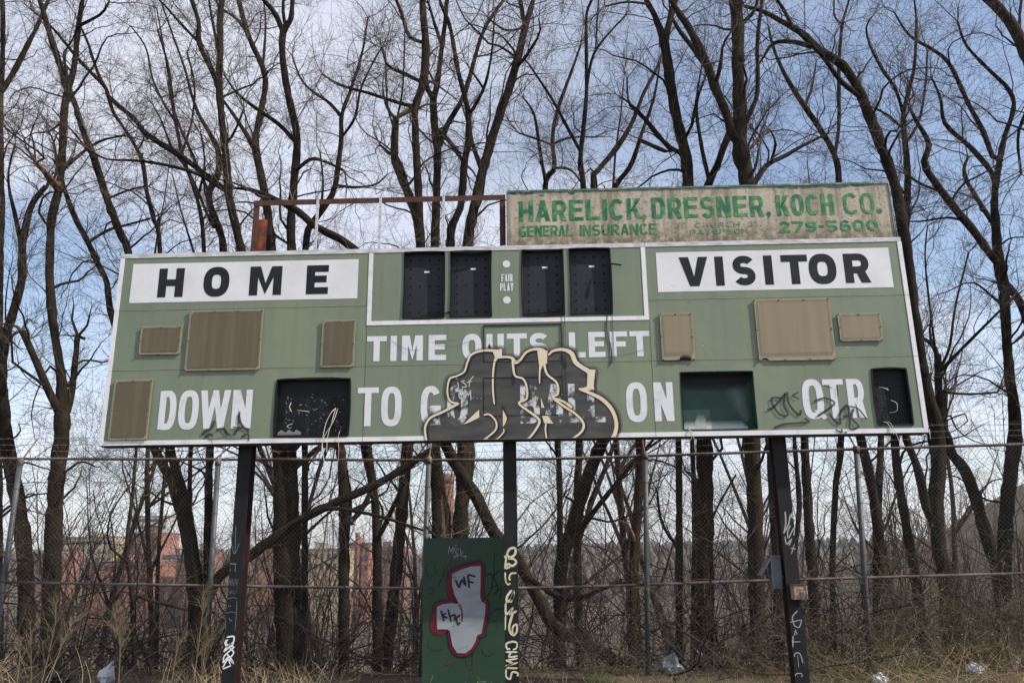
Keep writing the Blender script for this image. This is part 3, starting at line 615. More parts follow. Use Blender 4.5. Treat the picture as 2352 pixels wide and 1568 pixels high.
for P in ([(555, 495, 14), (560, 500, 14)], [(565, 530, 12), (575, 580, 12)], [(640, 515, 13), (605, 525, 13), (640, 550, 13), (650, 575, 13), (605, 580, 13)], [(660, 540, 12), (725, 470, 12)], [(680, 510, 12), (680, 580, 12)], [(650, 535, 10), (710, 522, 10)],
          [(620, 590, 14), (580, 640, 14), (590, 690, 14), (630, 680, 14), (625, 650, 12)], [(640, 700, 13), (650, 620, 13), (670, 660, 13), (690, 615, 13), (695, 710, 13)], [(718, 688, 20), (722, 690, 20)], [(757, 687, 20), (761, 689, 20)], [(795, 687, 18), (799, 689, 18)]):
    F.soft(G6(P), core=.75)
F.obj("graffiti_tag", paint("grey white tag", (.5, .49, .45)), gf)
M_teal = paint("faint teal smear", (.09, .2, .22))
# scribbles by QTR and smudges under DOWN
def g3(x, y): p = at(1470 + x * .3828, 416.5 + y * .3828, 0.0); return (p[0], p[2])
def G3(P, w): return [(*g3(*p), w) for p in P]
F = Flat(board_fn(.0135))
for P, w in (([(760, 1370), (800, 1355), (850, 1300), (870, 1275), (860, 1340), (885, 1400), (840, 1400), (795, 1340), (790, 1300), (845, 1300)], .022), ([(880, 1260), (890, 1330), (930, 1385), (955, 1400), (965, 1370)], .026), ([(800, 1480), (870, 1455), (1005, 1445), (985, 1420)], .022), ([(955, 1305), (915, 1285), (950, 1265)], .015),
             ([(1040, 1320), (1110, 1300), (1165, 1330), (1120, 1370), (1060, 1410)], .022), ([(1130, 1390), (1170, 1440), (1200, 1450), (1195, 1400), (1240, 1345), (1250, 1400), (1215, 1410)], .026), ([(1215, 1350), (1300, 1360), (1360, 1430)], .018), ([(1270, 1370), (1255, 1480), (1310, 1470), (1270, 1420), (1280, 1360)], .02), ([(1170, 1490), (1210, 1505), (1205, 1485)], .02), ([(1230, 1500), (1235, 1510)], .03), ([(1180, 1220), (1185, 1290)], .012), ([(1100, 1225), (1150, 1240)], .012)):
    F.soft(G3(P, w * 1.45), core=.55, amax=.85)
F.obj("black_scribble", paint("black spray scribble", (.02, .02, .022)), SB)
def g1(x, y): p = at(214.4 + x * .32037, 539.0 + y * .32037, 0.0); return (p[0], p[2])
F = Flat(board_fn(.0135))
for P, w in (([(785, 1440), (800, 1410), (850, 1385), (870, 1330)], .05), ([(800, 1460), (830, 1430), (860, 1440)], .06), ([(880, 1400), (930, 1390), (960, 1420), (985, 1440)], .045), ([(930, 1385), (945, 1400), (960, 1440)], .05), ([(1010, 1440), (1030, 1400), (1060, 1380)], .05), ([(1040, 1360), (1050, 1280), (1045, 1330), (1100, 1400), (1115, 1420)], .04), ([(1060, 1450), (1110, 1430), (1115, 1480)], .035), ([(820, 1470), (900, 1462), (1000, 1465), (1110, 1460)], .02), ([(1000, 1380), (1090, 1385), (1120, 1400)], .03), ([(850, 1470), (855, 1500)], .012)):
    F.soft([(*g1(*p), w) for p in P], core=.15, amax=.95)
F.obj("soot_smudge", paint("soot grey smudge", (.03, .032, .03)), SB)
for P, w in (([(-1.05, 4.58), (-.8, 4.60), (-.62, 4.63)], .02), ([(-1.0, 4.54), (-.85, 4.525), (-.7, 4.53), (-.45, 4.60)], .022), ([(-1.6, 4.62), (-1.4, 4.50), (-1.2, 4.47)], .03), ([(1.3, 4.33), (1.6, 4.36), (1.85, 4.42)], .03)):
    F = Flat(board_fn(.0075)); F.soft([(*p, w) for p in P], core=.2, amax=.3); F.obj("teal_smear", M_teal, SB)

# ------------------------------------------------------------------ advertising sign above the VISITOR half
def ad_mat():
    m = mat("weathered sign board", (.52, .45, .365), (.43, .37, .295), 2.2, .85, bump=.25, bump_scale=60); t = m.node_tree; b = t.nodes["Principled BSDF"]
    src = b.inputs["Base Color"].links[0].from_socket; tc = N(t, "ShaderNodeTexCoord")
    def layer(scale, stretch, lo, hi, col, amt, src, gradient=None):
        mp = N(t, "ShaderNodeMapping"); mp.inputs["Scale"].default_value = stretch; t.links.new(tc.outputs["Object"], mp.inputs[0])
        n = N(t, "ShaderNodeTexNoise", i_Scale=scale, i_Detail=6.0, i_Roughness=.68); t.links.new(mp.outputs[0], n.inputs["Vector"])
        r = N(t, "ShaderNodeMapRange"); r.inputs[1].default_value = lo; r.inputs[2].default_value = hi; r.inputs[4].default_value = amt; t.links.new(n.outputs["Fac"], r.inputs[0])
        x = N(t, "ShaderNodeMix", data_type="RGBA"); x.inputs[7].default_value = (*col, 1); t.links.new(src, x.inputs[6]); fac = r.outputs[0]
        if gradient:
            s = N(t, "ShaderNodeSeparateXYZ"); t.links.new(tc.outputs["Object"], s.inputs[0]); q = N(t, "ShaderNodeMapRange"); q.inputs[1].default_value = gradient[0]; q.inputs[2].default_value = gradient[1]; t.links.new(s.outputs[2], q.inputs[0])
            mu = N(t, "ShaderNodeMath", operation="MULTIPLY"); t.links.new(fac, mu.inputs[0]); t.links.new(q.outputs[0], mu.inputs[1]); fac = mu.outputs[0]
        t.links.new(fac, x.inputs[0]); return x.outputs[2]
    s = layer(7.5, (1.0, 1, .10), .44, .64, (.18, .15, .105), .8, src)
    s = layer(24, (1, 1, 1), .53, .63, (.16, .13, .095), .7, s)
    s = layer(26, (1, 1, 1), .62, .68, (.58, .56, .5), .8, s)
    s = layer(9, (1, 1, 1), .36, .56, (.13, .10, .045), .95, s, (.30, .0))
    s = layer(9, (1, 1, 1), .45, .62, (.22, .2, .13), .6, s, (.7, .84))
    t.links.new(s, b.inputs["Base Color"]); return m
AD = thing("advertising_sign", (2.74, .1, 5.98), "weathered beige insurance signboard with flaking green lettering, standing on the scoreboard", "sign")
ax0, ax1, az0, az1, AY = .020, 5.458, 5.975, 6.818, .085
face = MB().box(ax0, ax1, AY, AY + .035, az0, az1).obj("sign_face", ad_mat(), AD)
M_gtrim = mat("chipped green trim", (.045, .16, .11), (.28, .30, .24), 6, .7, lo=.5, hi=.62)
MB().box(ax0 - .012, ax1 + .012, AY - .012, AY + .05, az1, az1 + .028).obj("edge_trim", M_gtrim, AD)
for a in (ax0 - .014, ax1 + .001): MB().box(a, a + .013, AY - .012, AY + .05, az0, az1 - .001).obj("edge_trim", M_gtrim, AD)
MB().box(ax0 + .05, ax1 - .05, AY + .04, AY + .10, az0 + .05, az0 + .11).box(ax0 + .05, ax1 - .05, AY + .04, AY + .10, az1 - .12, az1 - .06).obj("back_rail", M_under, AD)
def adlet(base, light, cut, nm): return paint(nm, base, light, noise=16, nscale=9, stretch=(1, 1, 1), cut=cut)
M_ad1 = adlet((.010, .135, .068), (.12, .31, .11), (.20, .32), "flaking green lettering")
M_ad2 = adlet((.018, .15, .07), (.11, .27, .10), (.26, .38), "thin green lettering")
M_ad3 = adlet((.10, .24, .13), (.2, .33, .18), (.40, .52), "faded green lettering")
M_adp = adlet((.20, .36, .13), (.30, .44, .20), (.36, .50), "pale green brush edge")
for txt, a, b, zz0, hh, tk, nr in (("HARELICK", .189, 1.93, 6.362, .315, .070, .30), ("DRESNER", 2.085, 3.67, 6.362, .315, .070, .30), ("KOCH", 3.855, 4.66, 6.362, .315, .070, .3), ("CO", 4.80, 5.235, 6.362, .315, .058, .3), ("GENERAL", .189, .955, 6.130, .163, .036, .34), ("INSURANCE", 1.055, 2.145, 6.125, .163, .036, .16), ("279-5600", 3.86, 5.24, 6.105, .165, .050, .45)):
    F = Flat(board_fn(.0012, AY))
    for ch, p0, p1 in spread(txt, a, b, .2, narrow=nr): glyph(F, ch, p0 + random.uniform(-.01, .002), zz0 - .006, p1 - p0 + .012, hh + .008, tk)
    F.obj("brushed_underpaint", M_adp, face)["kind"] = "stuff"
for txt, a, b in (("HARELICK", .189, 1.93), ("DRESNER", 2.085, 3.67), ("KOCH", 3.855, 4.66), ("CO", 4.80, 5.235)): word(face, M_ad1, spread(txt, a, b, .22, narrow=.30), 6.362, .315, .056 if txt != "CO" else .042, .004, AY, .006)
word(face, M_ad1, [(",", 1.94, 2.01), (",", 3.70, 3.77), (".", 5.26, 5.33)], 6.362, .3, .062, .0042, AY)
word(face, M_ad2, spread("GENERAL", .189, .955, .20), 6.130, .163, .026, .004, AY); word(face, M_ad2, spread("INSURANCE", 1.055, 2.145, .20, narrow=.16), 6.125, .163, .026, .004, AY)
word(face, M_ad3, spread("35", 2.39, 2.57, .25) + spread("CHURCH", 2.683, 3.316, .28) + spread("ST.", 3.432, 3.62, .2), 6.207, .078, .018, .004, AY); word(face, M_ad3, spread("PATERSON", 2.61, 3.418, .26), 6.107, .075, .018, .004, AY)
word(face, M_ad1, spread("279-5600", 3.86, 5.24, .22, narrow=.45), 6.105, .165, .038, .004, AY)
F = Flat(board_fn(.0015, AY))
for a, b, z in ((3.9, 4.5, 6.795), (4.55, 4.9, 6.79), (4.95, 5.2, 6.797), (.9, 1.0, 6.79), (.48, .56, 6.77), (.05, .4, 6.80)): F.soft([(a, z, .03), ((a + b) / 2, z - .008, .05), (b, z, .03)], core=.5, amax=.95)
F.obj("trim_drips", paint("chipped trim paint", (.03, .13, .10), noise=14, cut=(.40, .5)), face)

# ------------------------------------------------------------------ rusty frame beside the sign, and the three posts
M_rust = mat("rusty steel", (.055, .024, .016), (.10, .042, .022), 7, .8, c3=(.16, .06, .025), bump=.2, bump_scale=50)
M_galv = mat("aluminium strap", (.50, .52, .55), (.60, .61, .63), 12, .45, metallic=.25)
FRM = thing("rusty_sign_frame", (-1.86, .2, 5.96), "rusty empty angle-iron sign frame with three pale straps standing on the scoreboard", "metal frame")
MB().box(-3.716, -.012, .20, .208, 6.760, 6.842).box(-3.716, -.012, .209, .27, 6.834, 6.842).obj("top_beam", M_rust, FRM)
for a in (-3.716, -.098): MB().box(a, a + .086, .209, .217, 5.97, 6.76).box(a if a > -1 else a, (a if a > -1 else a) + .008, .218, .28, 5.97, 6.76).obj("upright", M_rust, FRM)
for a in (-2.768, -1.842, -.914):
    st = MB().box(a - .019, a + .019, .190, .194, 5.965, 6.858).box(a + .015, a + .019, .1945, .21, 5.965, 6.858).obj("strap", M_galv, FRM)
    for k in range(6): MB().tube([(a, .189, 6.84 - k * .155), (a, .1915, 6.84 - k * .155)], .008, 8).obj("rivet", M_under, st)
MB().box(-3.95, -1.2, .12, .15, 5.963, 5.972).obj("base_plank", M_rust, FRM)
MB().obox((-.12, .13, 6.0), (.11, 0, .014), (0, .02, 0), (0, 0, .006)).obj("loose_plate", M_galv, FRM)

M_post = mat("black painted steel", (.011, .0115, .0125), (.018, .017, .018), 4.0, .55, spec=.22, c3=(.05, .022, .016), lo=.42, hi=.62, stretch=(2, 2, .7), bump=.12, bump_scale=30)
M_postrust = mat("rust red web", (.055, .015, .011), (.018, .012, .011), 5.0, .75, stretch=(2, 2, .6))
def ibeam(x, y0, z0, z1, name, lab, fw_=.176, dp=.205, tf=.014, tw=.012):
    P = thing("steel_post", (x, y0 + dp / 2, z0), lab, "post", "steel posts carrying the scoreboard")
    MB().box(x - fw_ / 2, x + fw_ / 2, y0, y0 + tf, z0, z1).obj("front_flange", M_post, P)
    MB().box(x - tw / 2, x + tw / 2, y0 + tf + .0005, y0 + dp - tf - .0005, z0, z1).obj("web", M_postrust, P)
    MB().box(x - fw_ / 2, x + fw_ / 2, y0 + dp - tf, y0 + dp, z0, z1).obj("rear_flange", M_postrust, P)
    return P
PL = ibeam(-3.60, .25, -.35, 6.56, "l", "black steel post with white zigzag tag near its foot, rusty stub above the board")
PC = ibeam(.005, .25, -.35, 5.9, "c", "black steel post with yellow and white painted letters running down it")
PR = ibeam(3.62, .25, -.35, 5.9, "r", "black steel post with chalky scrawl, carrying two electrical boxes")
M_orust = mat("orange rust", (.30, .07, .02), (.06, .03, .02), 7, .85, stretch=(1.5, 1, .8), lo=.40, hi=.58)
MB().box(-3.687, -3.513, .2485, .2495, 5.96, 6.56).obj("rust_patch", M_orust, PL)
def post_fn(px_w=0.0): return lambda u, v, k: (u, .249 - k * .00015, v)
def zs(reg, scale):                      # zoomed drawing of a post -> metres on its front flange
    def f(x, y): p = at(reg[0] + x * scale, reg[1] + y * scale, .25); return (p[0], p[2])
    return f
zl = zs((490, 1004.5), .3592)
class strokes:
    """sprayed or chalked marks; marks that do not touch become objects of their own"""
    def __init__(s, fn, conv, lists, core=.7, amax=1.0, clampx=None, gap=.05):
        L = [[(*conv(*p), w) for p in P] for P, w in lists]; grp = list(range(len(L)))
        for i in range(len(L)):
            for j in range(i):
                A = np.array([p[:2] for p in smooth2(np.array([q[:2] for q in L[i]]), np.ones(len(L[i])))[0]]); B = np.array([p[:2] for p in smooth2(np.array([q[:2] for q in L[j]]), np.ones(len(L[j])))[0]])
                if np.min(np.linalg.norm(A[:, None] - B[None], axis=2)) < gap:
                    a, b = grp[i], grp[j]; grp = [b if g_ == a else g_ for g_ in grp]
        s.F = []
        for g_ in sorted(set(grp)):
            F = Flat(fn)
            for i in range(len(L)):
                if grp[i] == g_: F.k = i; F.soft(L[i], core=core, amax=amax)
            if clampx: F.V = [(min(max(a, clampx[0]), clampx[1]), b, c) for a, b, c in F.V]
            s.F.append(F)
    def obj(s, name, mt, parent):
        for F in s.F: F.obj(name, mt, parent)
cl = (-3.687, -3.513)
strokes(post_fn(), zl, [([(85, 1275), (132, 1272), (118, 1330), (85, 1318), (80, 1290)], .022), ([(95, 1290), (75, 1310), (90, 1335), (118, 1310), (80, 1345), (68, 1370)], .02), ([(70, 1365), (110, 1335), (130, 1340), (95, 1370), (68, 1400), (62, 1440)], .02), ([(105, 1345), (130, 1370), (110, 1400), (85, 1380)], .02), ([(62, 1440), (100, 1400), (128, 1440), (95, 1415), (60, 1470)], .02), ([(60, 1478), (115, 1455)], .018), ([(90, 1400), (110, 1450)], .018)], .8, clampx=cl).obj("white_tag", paint("white marker", (.75, .76, .76)), PL)
strokes(post_fn(), zl, [([(145, 560), (138, 740)], .012), ([(115, 670), (135, 742), (168, 670)], .012), ([(92, 805), (150, 808)], .022), ([(140, 815), (140, 860)], .014), ([(100, 840), (108, 850), (112, 838)], .01), ([(80, 1030), (78, 1230)], .012), ([(82, 1035), (120, 1022), (155, 1028)], .010), ([(150, 1040), (148, 1120), (138, 1235)], .012), ([(85, 1120), (120, 1112), (148, 1122)], .01), ([(95, 1070), (105, 1080), (110, 1068)], .01), ([(102, 1150), (110, 1170), (120, 1160)], .012)], .5, .38, clampx=cl).obj("chalk_marks", paint("teal chalk", (.28, .42, .42)), PL)
strokes(post_fn(), zl, [([(90, 910), (95, 945), (105, 905), (112, 945), (122, 905), (128, 945), (140, 905), (150, 940), (155, 900)], .014), ([(82, 970), (95, 985), (85, 1000)], .01), ([(105, 970), (105, 1000), (118, 975), (118, 998)], .01), ([(130, 970), (132, 1000), (150, 975)], .01)], .6, .3, clampx=cl).obj("grey_scrawl", paint("grey scrawl", (.25, .27, .3)), PL)
zc3 = lambda x, y: (lambda p: (p[0], p[2]))(at(918.7 + x * .23437, 1200.4 + y * .23437, .25))
M_yel = paint("yellow white drips", (.62, .61, .5), (.5, .40, .10), nscale=9)
cc = (-.081, .091)
strokes(post_fn(), zc3, [([(1130, 240), (1075, 255), (1050, 310), (1085, 335), (1130, 300), (1130, 240)], .034), ([(1020, 320), (1040, 350), (1025, 440)], .03), ([(1060, 350), (1110, 350), (1140, 385), (1100, 420), (1060, 400), (1035, 440), (1080, 430)], .032), ([(1145, 490), (1090, 495), (1070, 540), (1085, 560)], .026), ([(1030, 480), (1035, 560), (1055, 600), (1085, 590)], .024),
    ([(1095, 655), (1050, 720), (1050, 770), (1100, 735), (1115, 680), (1085, 780)], .034), ([(1035, 780), (1040, 890), (1100, 840), (1080, 890), (1145, 860)], .03), ([(1110, 870), (1070, 1020), (1100, 1100)], .034), ([(1145, 985), (1105, 1020), (1110, 1100), (1145, 1060), (1145, 985)], .026), ([(1035, 900), (1030, 1050)], .022),
    ([(1150, 1175), (1110, 1160), (1045, 1180), (1050, 1230), (1080, 1230)], .028), ([(1150, 1180), (1140, 1225), (1105, 1240)], .022), ([(1035, 1262), (1155, 1262)], .026), ([(1090, 1262), (1070, 1310), (1155, 1300)], .026), ([(1035, 1345), (1155, 1325)], .024), ([(1035, 1345), (1100, 1370), (1035, 1400), (1155, 1365)], .024), ([(1040, 1420), (1155, 1420)], .026), ([(1040, 1430), (1040, 1500), (1080, 1525), (1100, 1460), (1155, 1470), (1150, 1500)], .026)], .75, clampx=cc).obj("painted_letters", M_yel, PC)
zr = zs((1715, 1004.5), .3592); cr_ = (3.533, 3.707)
strokes(post_fn(), zr, [([(245, 470), (250, 540), (240, 610)], .026), ([(280, 490), (265, 560), (235, 610)], .026), ([(295, 480), (285, 500), (302, 510), (295, 475)], .04), ([(280, 560), (262, 600), (268, 640), (300, 580), (305, 600), (300, 625)], .022), ([(245, 630), (255, 680), (285, 650), (270, 690)], .022), ([(280, 705), (315, 712)], .016), ([(305, 680), (285, 745)], .016),
    ([(325, 1105), (295, 1140), (293, 1175)], .018), ([(275, 1180), (352, 1162)], .014), ([(352, 1165), (335, 1210), (305, 1200), (300, 1175)], .016), ([(305, 1265), (312, 1230), (322, 1260)], .014), ([(296, 1265), (294, 1340)], .022), ([(280, 1305), (345, 1303)], .012), ([(305, 1400), (310, 1378), (340, 1380), (360, 1440)], .016), ([(325, 1385), (333, 1470)], .008), ([(305, 1550), (315, 1510), (350, 1508), (352, 1530)], .014)], .45, .62, clampx=cr_).obj("chalk_scrawl", paint("white chalk", (.55, .56, .55)), PR)
# electrical boxes on that post
M_gbox = mat("grey blue box paint", (.10, .115, .125), (.06, .065, .07), 9, .6, lo=.45, hi=.7)
M_rbox = mat("rusted box paint", (.33, .33, .30), (.30, .12, .04), 16, .7, lo=.45, hi=.55)
EB = thing("electrical_box", (3.66, .2, 1.16), "small rusty box with a hinged clasp, bolted to the chalk-marked post", "box")
MB().box(3.575, 3.745, .13, .245, 1.175, 1.345).obj("box_body", M_rbox, EB)
MB().box(3.600, 3.735, .124, .129, 1.19, 1.325).obj("box_door", M_rbox, EB)
MB().box(3.655, 3.70, .110, .1235, 1.17, 1.265).obj("clasp", M_gbox, EB); MB().box(3.565, 3.755, .115, .249, 1.346, 1.354).obj("box_lid", M_rust, EB); MB().box(3.665, 3.695, .2, .249, 1.10, 1.174).obj("conduit", M_rust, EB)
for a in (3.585, 3.735): MB().box(a, a + .014, .117, .1235, 1.18, 1.34).obj("corner_strip", M_rbox, EB)
GB = thing("electrical_box", (3.40, .38, 1.3), "grey upright switch box with tilted side flap beside the chalk-marked post", "box")
MB().box(3.375, 3.50, .30, .44, 1.30, 1.70).obj("box_body", M_gbox, GB); MB().box(3.365, 3.505, .29, .445, 1.7005, 1.712).obj("box_lid", M_gbox, GB)
MB().obox((3.30, .36, 1.57), (.075, 0, .105), (0, .075, 0), (.006, 0, -.004)).obj("side_flap", M_gbox, GB)
MB().box(3.502, 3.532, .33, .40, 1.42, 1.46).obj("bracket", M_rust, GB)

# ------------------------------------------------------------------ tall green steel sheet with a white and red tag
GP = thing("green_steel_sheet", (-.66, .92, -.1), "tall dark green steel sheet with a white and red graffiti tag", "sheet")
M_gs = mat("dark green steel", (.022, .06, .03), (.015, .042, .024), 2.2, .55, lo=.35, hi=.7, bump=.08, bump_scale=9)
GX0, GX1 = -1.222, -.088
MB().box(GX0, GX1, .90, .912, -.15, 1.995).box(GX0, GX0 + .02, .913, .96, -.15, 1.995).box(GX1 - .02, GX1, .913, .96, -.15, 1.995).obj("sheet_face", M_gs, GP)
zg = lambda x, y: (lambda p: (p[0], p[2]))(at(918.7 + x * .23437, 1200.4 + y * .23437, .90))
pf = lambda off: (lambda u, v, k: (u, .90 - off - k * .0002, v))
OUT = [(510, 500), (600, 455), (700, 425), (790, 420), (790, 560), (785, 720), (800, 770), (838, 790), (835, 880), (815, 1000), (800, 1080), (755, 1100), (740, 1160), (700, 1230), (640, 1275), (560, 1270), (515, 1200), (490, 1060), (465, 1040), (365, 1040), (360, 930), (365, 820), (420, 795), (500, 785), (575, 790), (560, 750), (535, 700), (510, 600)]
OB = [zg(*p) for p in OUT]
F = Flat(pf(.002)); F.soft([(*p, .16) for p in OB], core=.3, amax=.7, closed=True); F.obj("dark_halo", paint("dark halo", (.014, .014, .024)), GP)
F = Flat(pf(.006)); F.soft([(*p, .085) for p in OB], core=.65, closed=True); F.soft([(*zg(480, 540), .06), (*zg(480, 680), .08), (*zg(520, 760), .06)], core=.5); F.soft([(*zg(335, 880), .1), (*zg(330, 1040), .1), (*zg(430, 1075), .09)], core=.5); F.obj("red_outline", paint("crimson spray", (.14, .008, .018)), GP)
F = Flat(pf(.012)); F.poly(OB); wf = F.obj("white_fill", paint("grey white fill", (.30, .33, .35), (.22, .255, .28), nscale=3, stretch=(1, 1, 3)), GP)
strokes(pf(.0135), zg, [([(575, 790), (605, 850), (610, 920), (605, 965)], .028)], .6).obj("red_curl", paint("crimson curl", (.22, .01, .03)), wf)
strokes(pf(.0145), zg, [([(545, 555), (580, 625), (605, 560), (640, 600), (625, 520)], .036), ([(665, 500), (680, 640)], .036), ([(670, 505), (745, 525)], .034), ([(670, 570), (725, 585)], .03), ([(400, 850), (435, 960)], .034), ([(450, 880), (425, 905), (470, 930)], .03), ([(470, 840), (505, 970)], .032), ([(500, 910), (540, 900), (530, 960)], .03), ([(590, 900), (555, 930), (570, 990), (590, 970)], .032), ([(525, 1005), (530, 1008)], .04)], .6).obj("black_tag", paint("black spray tag", (.02, .022, .025)), wf)
strokes(pf(.0032), zg, [([(475, 305), (485, 235), (500, 280), (520, 235), (520, 300)], .011), ([(535, 300), (540, 240), (565, 255), (545, 280), (580, 320)], .011), ([(590, 240), (600, 320), (620, 270)], .011), ([(505, 330), (575, 315), (520, 350)], .01), ([(600, 330), (660, 325)], .01), ([(640, 310), (640, 360)], .01), ([(535, 218), (565, 215)], .01)], .5, .75).obj("scratched_tag", paint("scratch white", (.4, .42, .42)), GP)
strokes(pf(.0036), zg, [([(935, 280), (920, 400), (930, 560)], .02), ([(840, 520), (900, 500), (900, 640), (850, 720)], .03), ([(990, 460), (920, 520), (960, 640), (920, 700), (990, 640), (980, 760)], .026), ([(860, 640), (990, 600)], .02), ([(880, 900), (930, 850), (1000, 840)], .022), ([(270, 650), (310, 630), (330, 680), (290, 690), (275, 660)], .016), ([(290, 380), (330, 400), (355, 480), (290, 530), (260, 470), (275, 390)], .016), ([(800, 1220), (820, 1290), (870, 1305), (920, 1270)], .018), ([(850, 990), (900, 960), (950, 970), (955, 1050)], .016), ([(285, 1110), (275, 1200), (330, 1250), (430, 1230)], .014), ([(710, 1260), (705, 1400)], .022), ([(645, 1290), (650, 1420)], .016)], .4, .55).obj("black_scrawl", paint("old black scrawl", (.008, .010, .012)), GP)
strokes(pf(.0036), zg, [([(380, 460), (420, 440), (440, 490), (390, 500)], .014), ([(480, 420), (510, 430), (490, 445)], .014), ([(430, 1330), (480, 1320), (430, 1390), (520, 1380), (480, 1440)], .018), ([(660, 1440), (700, 1430), (720, 1470), (670, 1500), (690, 1550)], .018), ([(370, 1500), (400, 1530)], .014)], .4, .5).obj("red_scrawl", paint("old red scrawl", (.13, .02, .02)), GP)
# ------------------------------------------------------------------ ground, valley and hill as one sheet
def sst(a, b, x): t = np.clip((x - a) / (b - a), 0, 1); return t * t * (3 - 2 * t)
def gz(x, y):
    x = np.asarray(x, float); y = np.asarray(y, float)
    z = .03 * np.sin(x * .9 + 1.3) + .025 * np.sin(y * 1.7 + x * .6)
    z = z - .16 * np.clip(y - 2.9, 0, 6) - .46 * np.clip(y - 8.9, 0, 52)
    z = z + 24.5 * sst(420, 900, y) + 3 * np.sin(x / 160) * sst(300, 700, y)
    z = z + 55 * np.exp(-((x - 168) / 84) ** 2 - ((y - 190) / 85) ** 2) + 5 * np.exp(-((x - 60) / 40) ** 2 - ((y - 75) / 30) ** 2)
    return z
def axis(lo, hi, fine0, fine1, nf, nc):
    f = np.linspace(fine0, fine1, nf); l = fine0 - np.geomspace(1, fine0 - lo + 1, nc)[::-1] + 1; r = fine1 + np.geomspace(1, hi - fine1 + 1, nc) - 1
    return np.unique(np.concatenate([l, f, r]).round(4))
gx = axis(-2500, 2500, -14, 14, 90, 46); gy = axis(-400, 3500, -4, 12, 60, 60)
GXX, GYY = np.meshgrid(gx, gy); V = np.stack([GXX, GYY, gz(GXX, GYY)], -1).reshape(-1, 3)
near = (np.abs(V[:, 0]) < 16) & (V[:, 1] > -6) & (V[:, 1] < 14); V[near, 2] += rng.normal(0, .012, near.sum())
I = np.arange(len(V)).reshape(len(gy), len(gx)); Q = np.stack([I[:-1, :-1], I[:-1, 1:], I[1:, 1:], I[1:, :-1]], -1).reshape(-1, 4)
M_ground = mat("leaf litter and dry soil", (.060, .040, .024), (.115, .082, .046), 3.5, .95, c3=(.10, .105, .04), bump=.7, bump_scale=22, bdist=.03)
ground = link(bpy.data.objects.new("ground", np_mesh("ground", V, Q, M_ground, True))); tag(ground, "leaf-littered ground dropping into the valley behind the fence", None, None, "structure")

# ------------------------------------------------------------------ town across the valley
M_brick = mat("red brick", (.33, .15, .10), (.28, .12, .085), 1.5, .9); M_brick2 = mat("brown brick", (.24, .13, .095), (.19, .10, .08), 1.5, .9)
M_tan = mat("tan masonry", (.42, .34, .22), (.36, .28, .18), 1.2, .9); M_pale = mat("pale concrete", (.58, .57, .55), (.5, .5, .5), .8, .85)
M_roof = mat("flat grey roof", (.22, .21, .2), rough=.9); M_glass = mat("dark window glass", (.04, .05, .06), rough=.25, spec=.6)
M_groof = mat("pale green metal roof", (.22, .36, .28), rough=.6); M_wroof = mat("white roof", (.75, .75, .75), rough=.6)
def building(name, lab, px0, px1, ytop, D, dp, m, floors, bays, strip=False, parapet=True, roof=None, zbase=None, cat="building", grp=None):
    Y = D + CAM[1]; a = at(px0, ytop, Y); b = at(px1, ytop, Y); x0, x1, zt = a[0], b[0], (a[2] + b[2]) / 2
    zb = float(gz((x0 + x1) / 2, Y)) - 1 if zbase is None else zbase
    B = thing(name, ((x0 + x1) / 2, Y + dp / 2, zb), lab, cat, grp)
    MB().box(x0, x1, Y, Y + dp, zb, zt).obj("wall", m, B)
    r = MB().box(x0 - .3, x1 + .3, Y - .3, Y + dp + .3, zt + .01, zt + .5).obj("roof", roof or M_roof, B)
    if parapet: MB().box(x0 + (x1 - x0) * .3, x0 + (x1 - x0) * .5, Y + dp * .4, Y + dp * .7, zt + .51, zt + 2.6).obj("roof_house", m, r)
    H = 3.6
    if strip:
        for f in range(floors): MB().box(x0 + .3, x1 - .3, Y - .12, Y - .02, zt - 1.2 - f * H - 1.5, zt - 1.2 - f * H).obj("window_band", M_glass, B)
    else:
        w = (x1 - x0) / bays
        wm = MB().box(-w * .26, w * .26, -.1, -.02, -1.0, 1.0); wm = mesh_from("window", wm.V, wm.F, M_glass)
        for f in range(floors):
            for k in range(bays): place("window", wm, (x0 + (k + .5) * w, Y, zt - 2.2 - f * H), B)
    return B
building("office_block", "pale banded office block rising above the brick mills", 302, 384, 1186, 430, 20, M_pale, 7, 0, True)
building("brick_mill", "tall orange brick mill below the banded office block", 305, 364, 1224, 360, 22, M_brick, 4, 5)
building("tan_building", "long tan masonry building beside the orange brick mill", 140, 262, 1234, 350, 20, M_tan, 3, 10)
building("brick_mill", "low wide brick mill in front of the tan building", 196, 354, 1290, 320, 22, M_brick, 3, 11)
building("brick_house", "small dark brick building with green metal roof", 372, 430, 1274, 340, 12, M_brick2, 3, 5, roof=M_groof)
building("white_shed", "low white-roofed shed below the brick mill", 316, 360, 1342, 430, 14, M_pale, 1, 4, roof=M_wroof, parapet=False)
building("brick_house", "brown brick building standing alone between the thin trunks", 430, 482, 1262, 320, 14, M_brick2, 3, 4)
building("brick_house", "orange brick block peeping out past the leaning limb", 588, 636, 1250, 340, 14, M_brick, 3, 4)
building("tan_building", "low tan building with wide dark windows in the valley", 676, 792, 1262, 300, 16, M_tan, 2, 8)
building("brick_mill", "red brick warehouse behind the tan valley building", 792, 848, 1248, 330, 16, M_brick, 3, 5)
building("brick_house", "brown terrace building seen below the red warehouse", 700, 830, 1296, 330, 12, M_brick2, 2, 9)
building("brick_house", "small brick building near the tall round chimney", 850, 930, 1256, 360, 14, M_brick2, 2, 6)
building("brick_house", "brick building close beside the low wide brick mill", 60, 136, 1270, 300, 16, M_brick2, 3, 6)
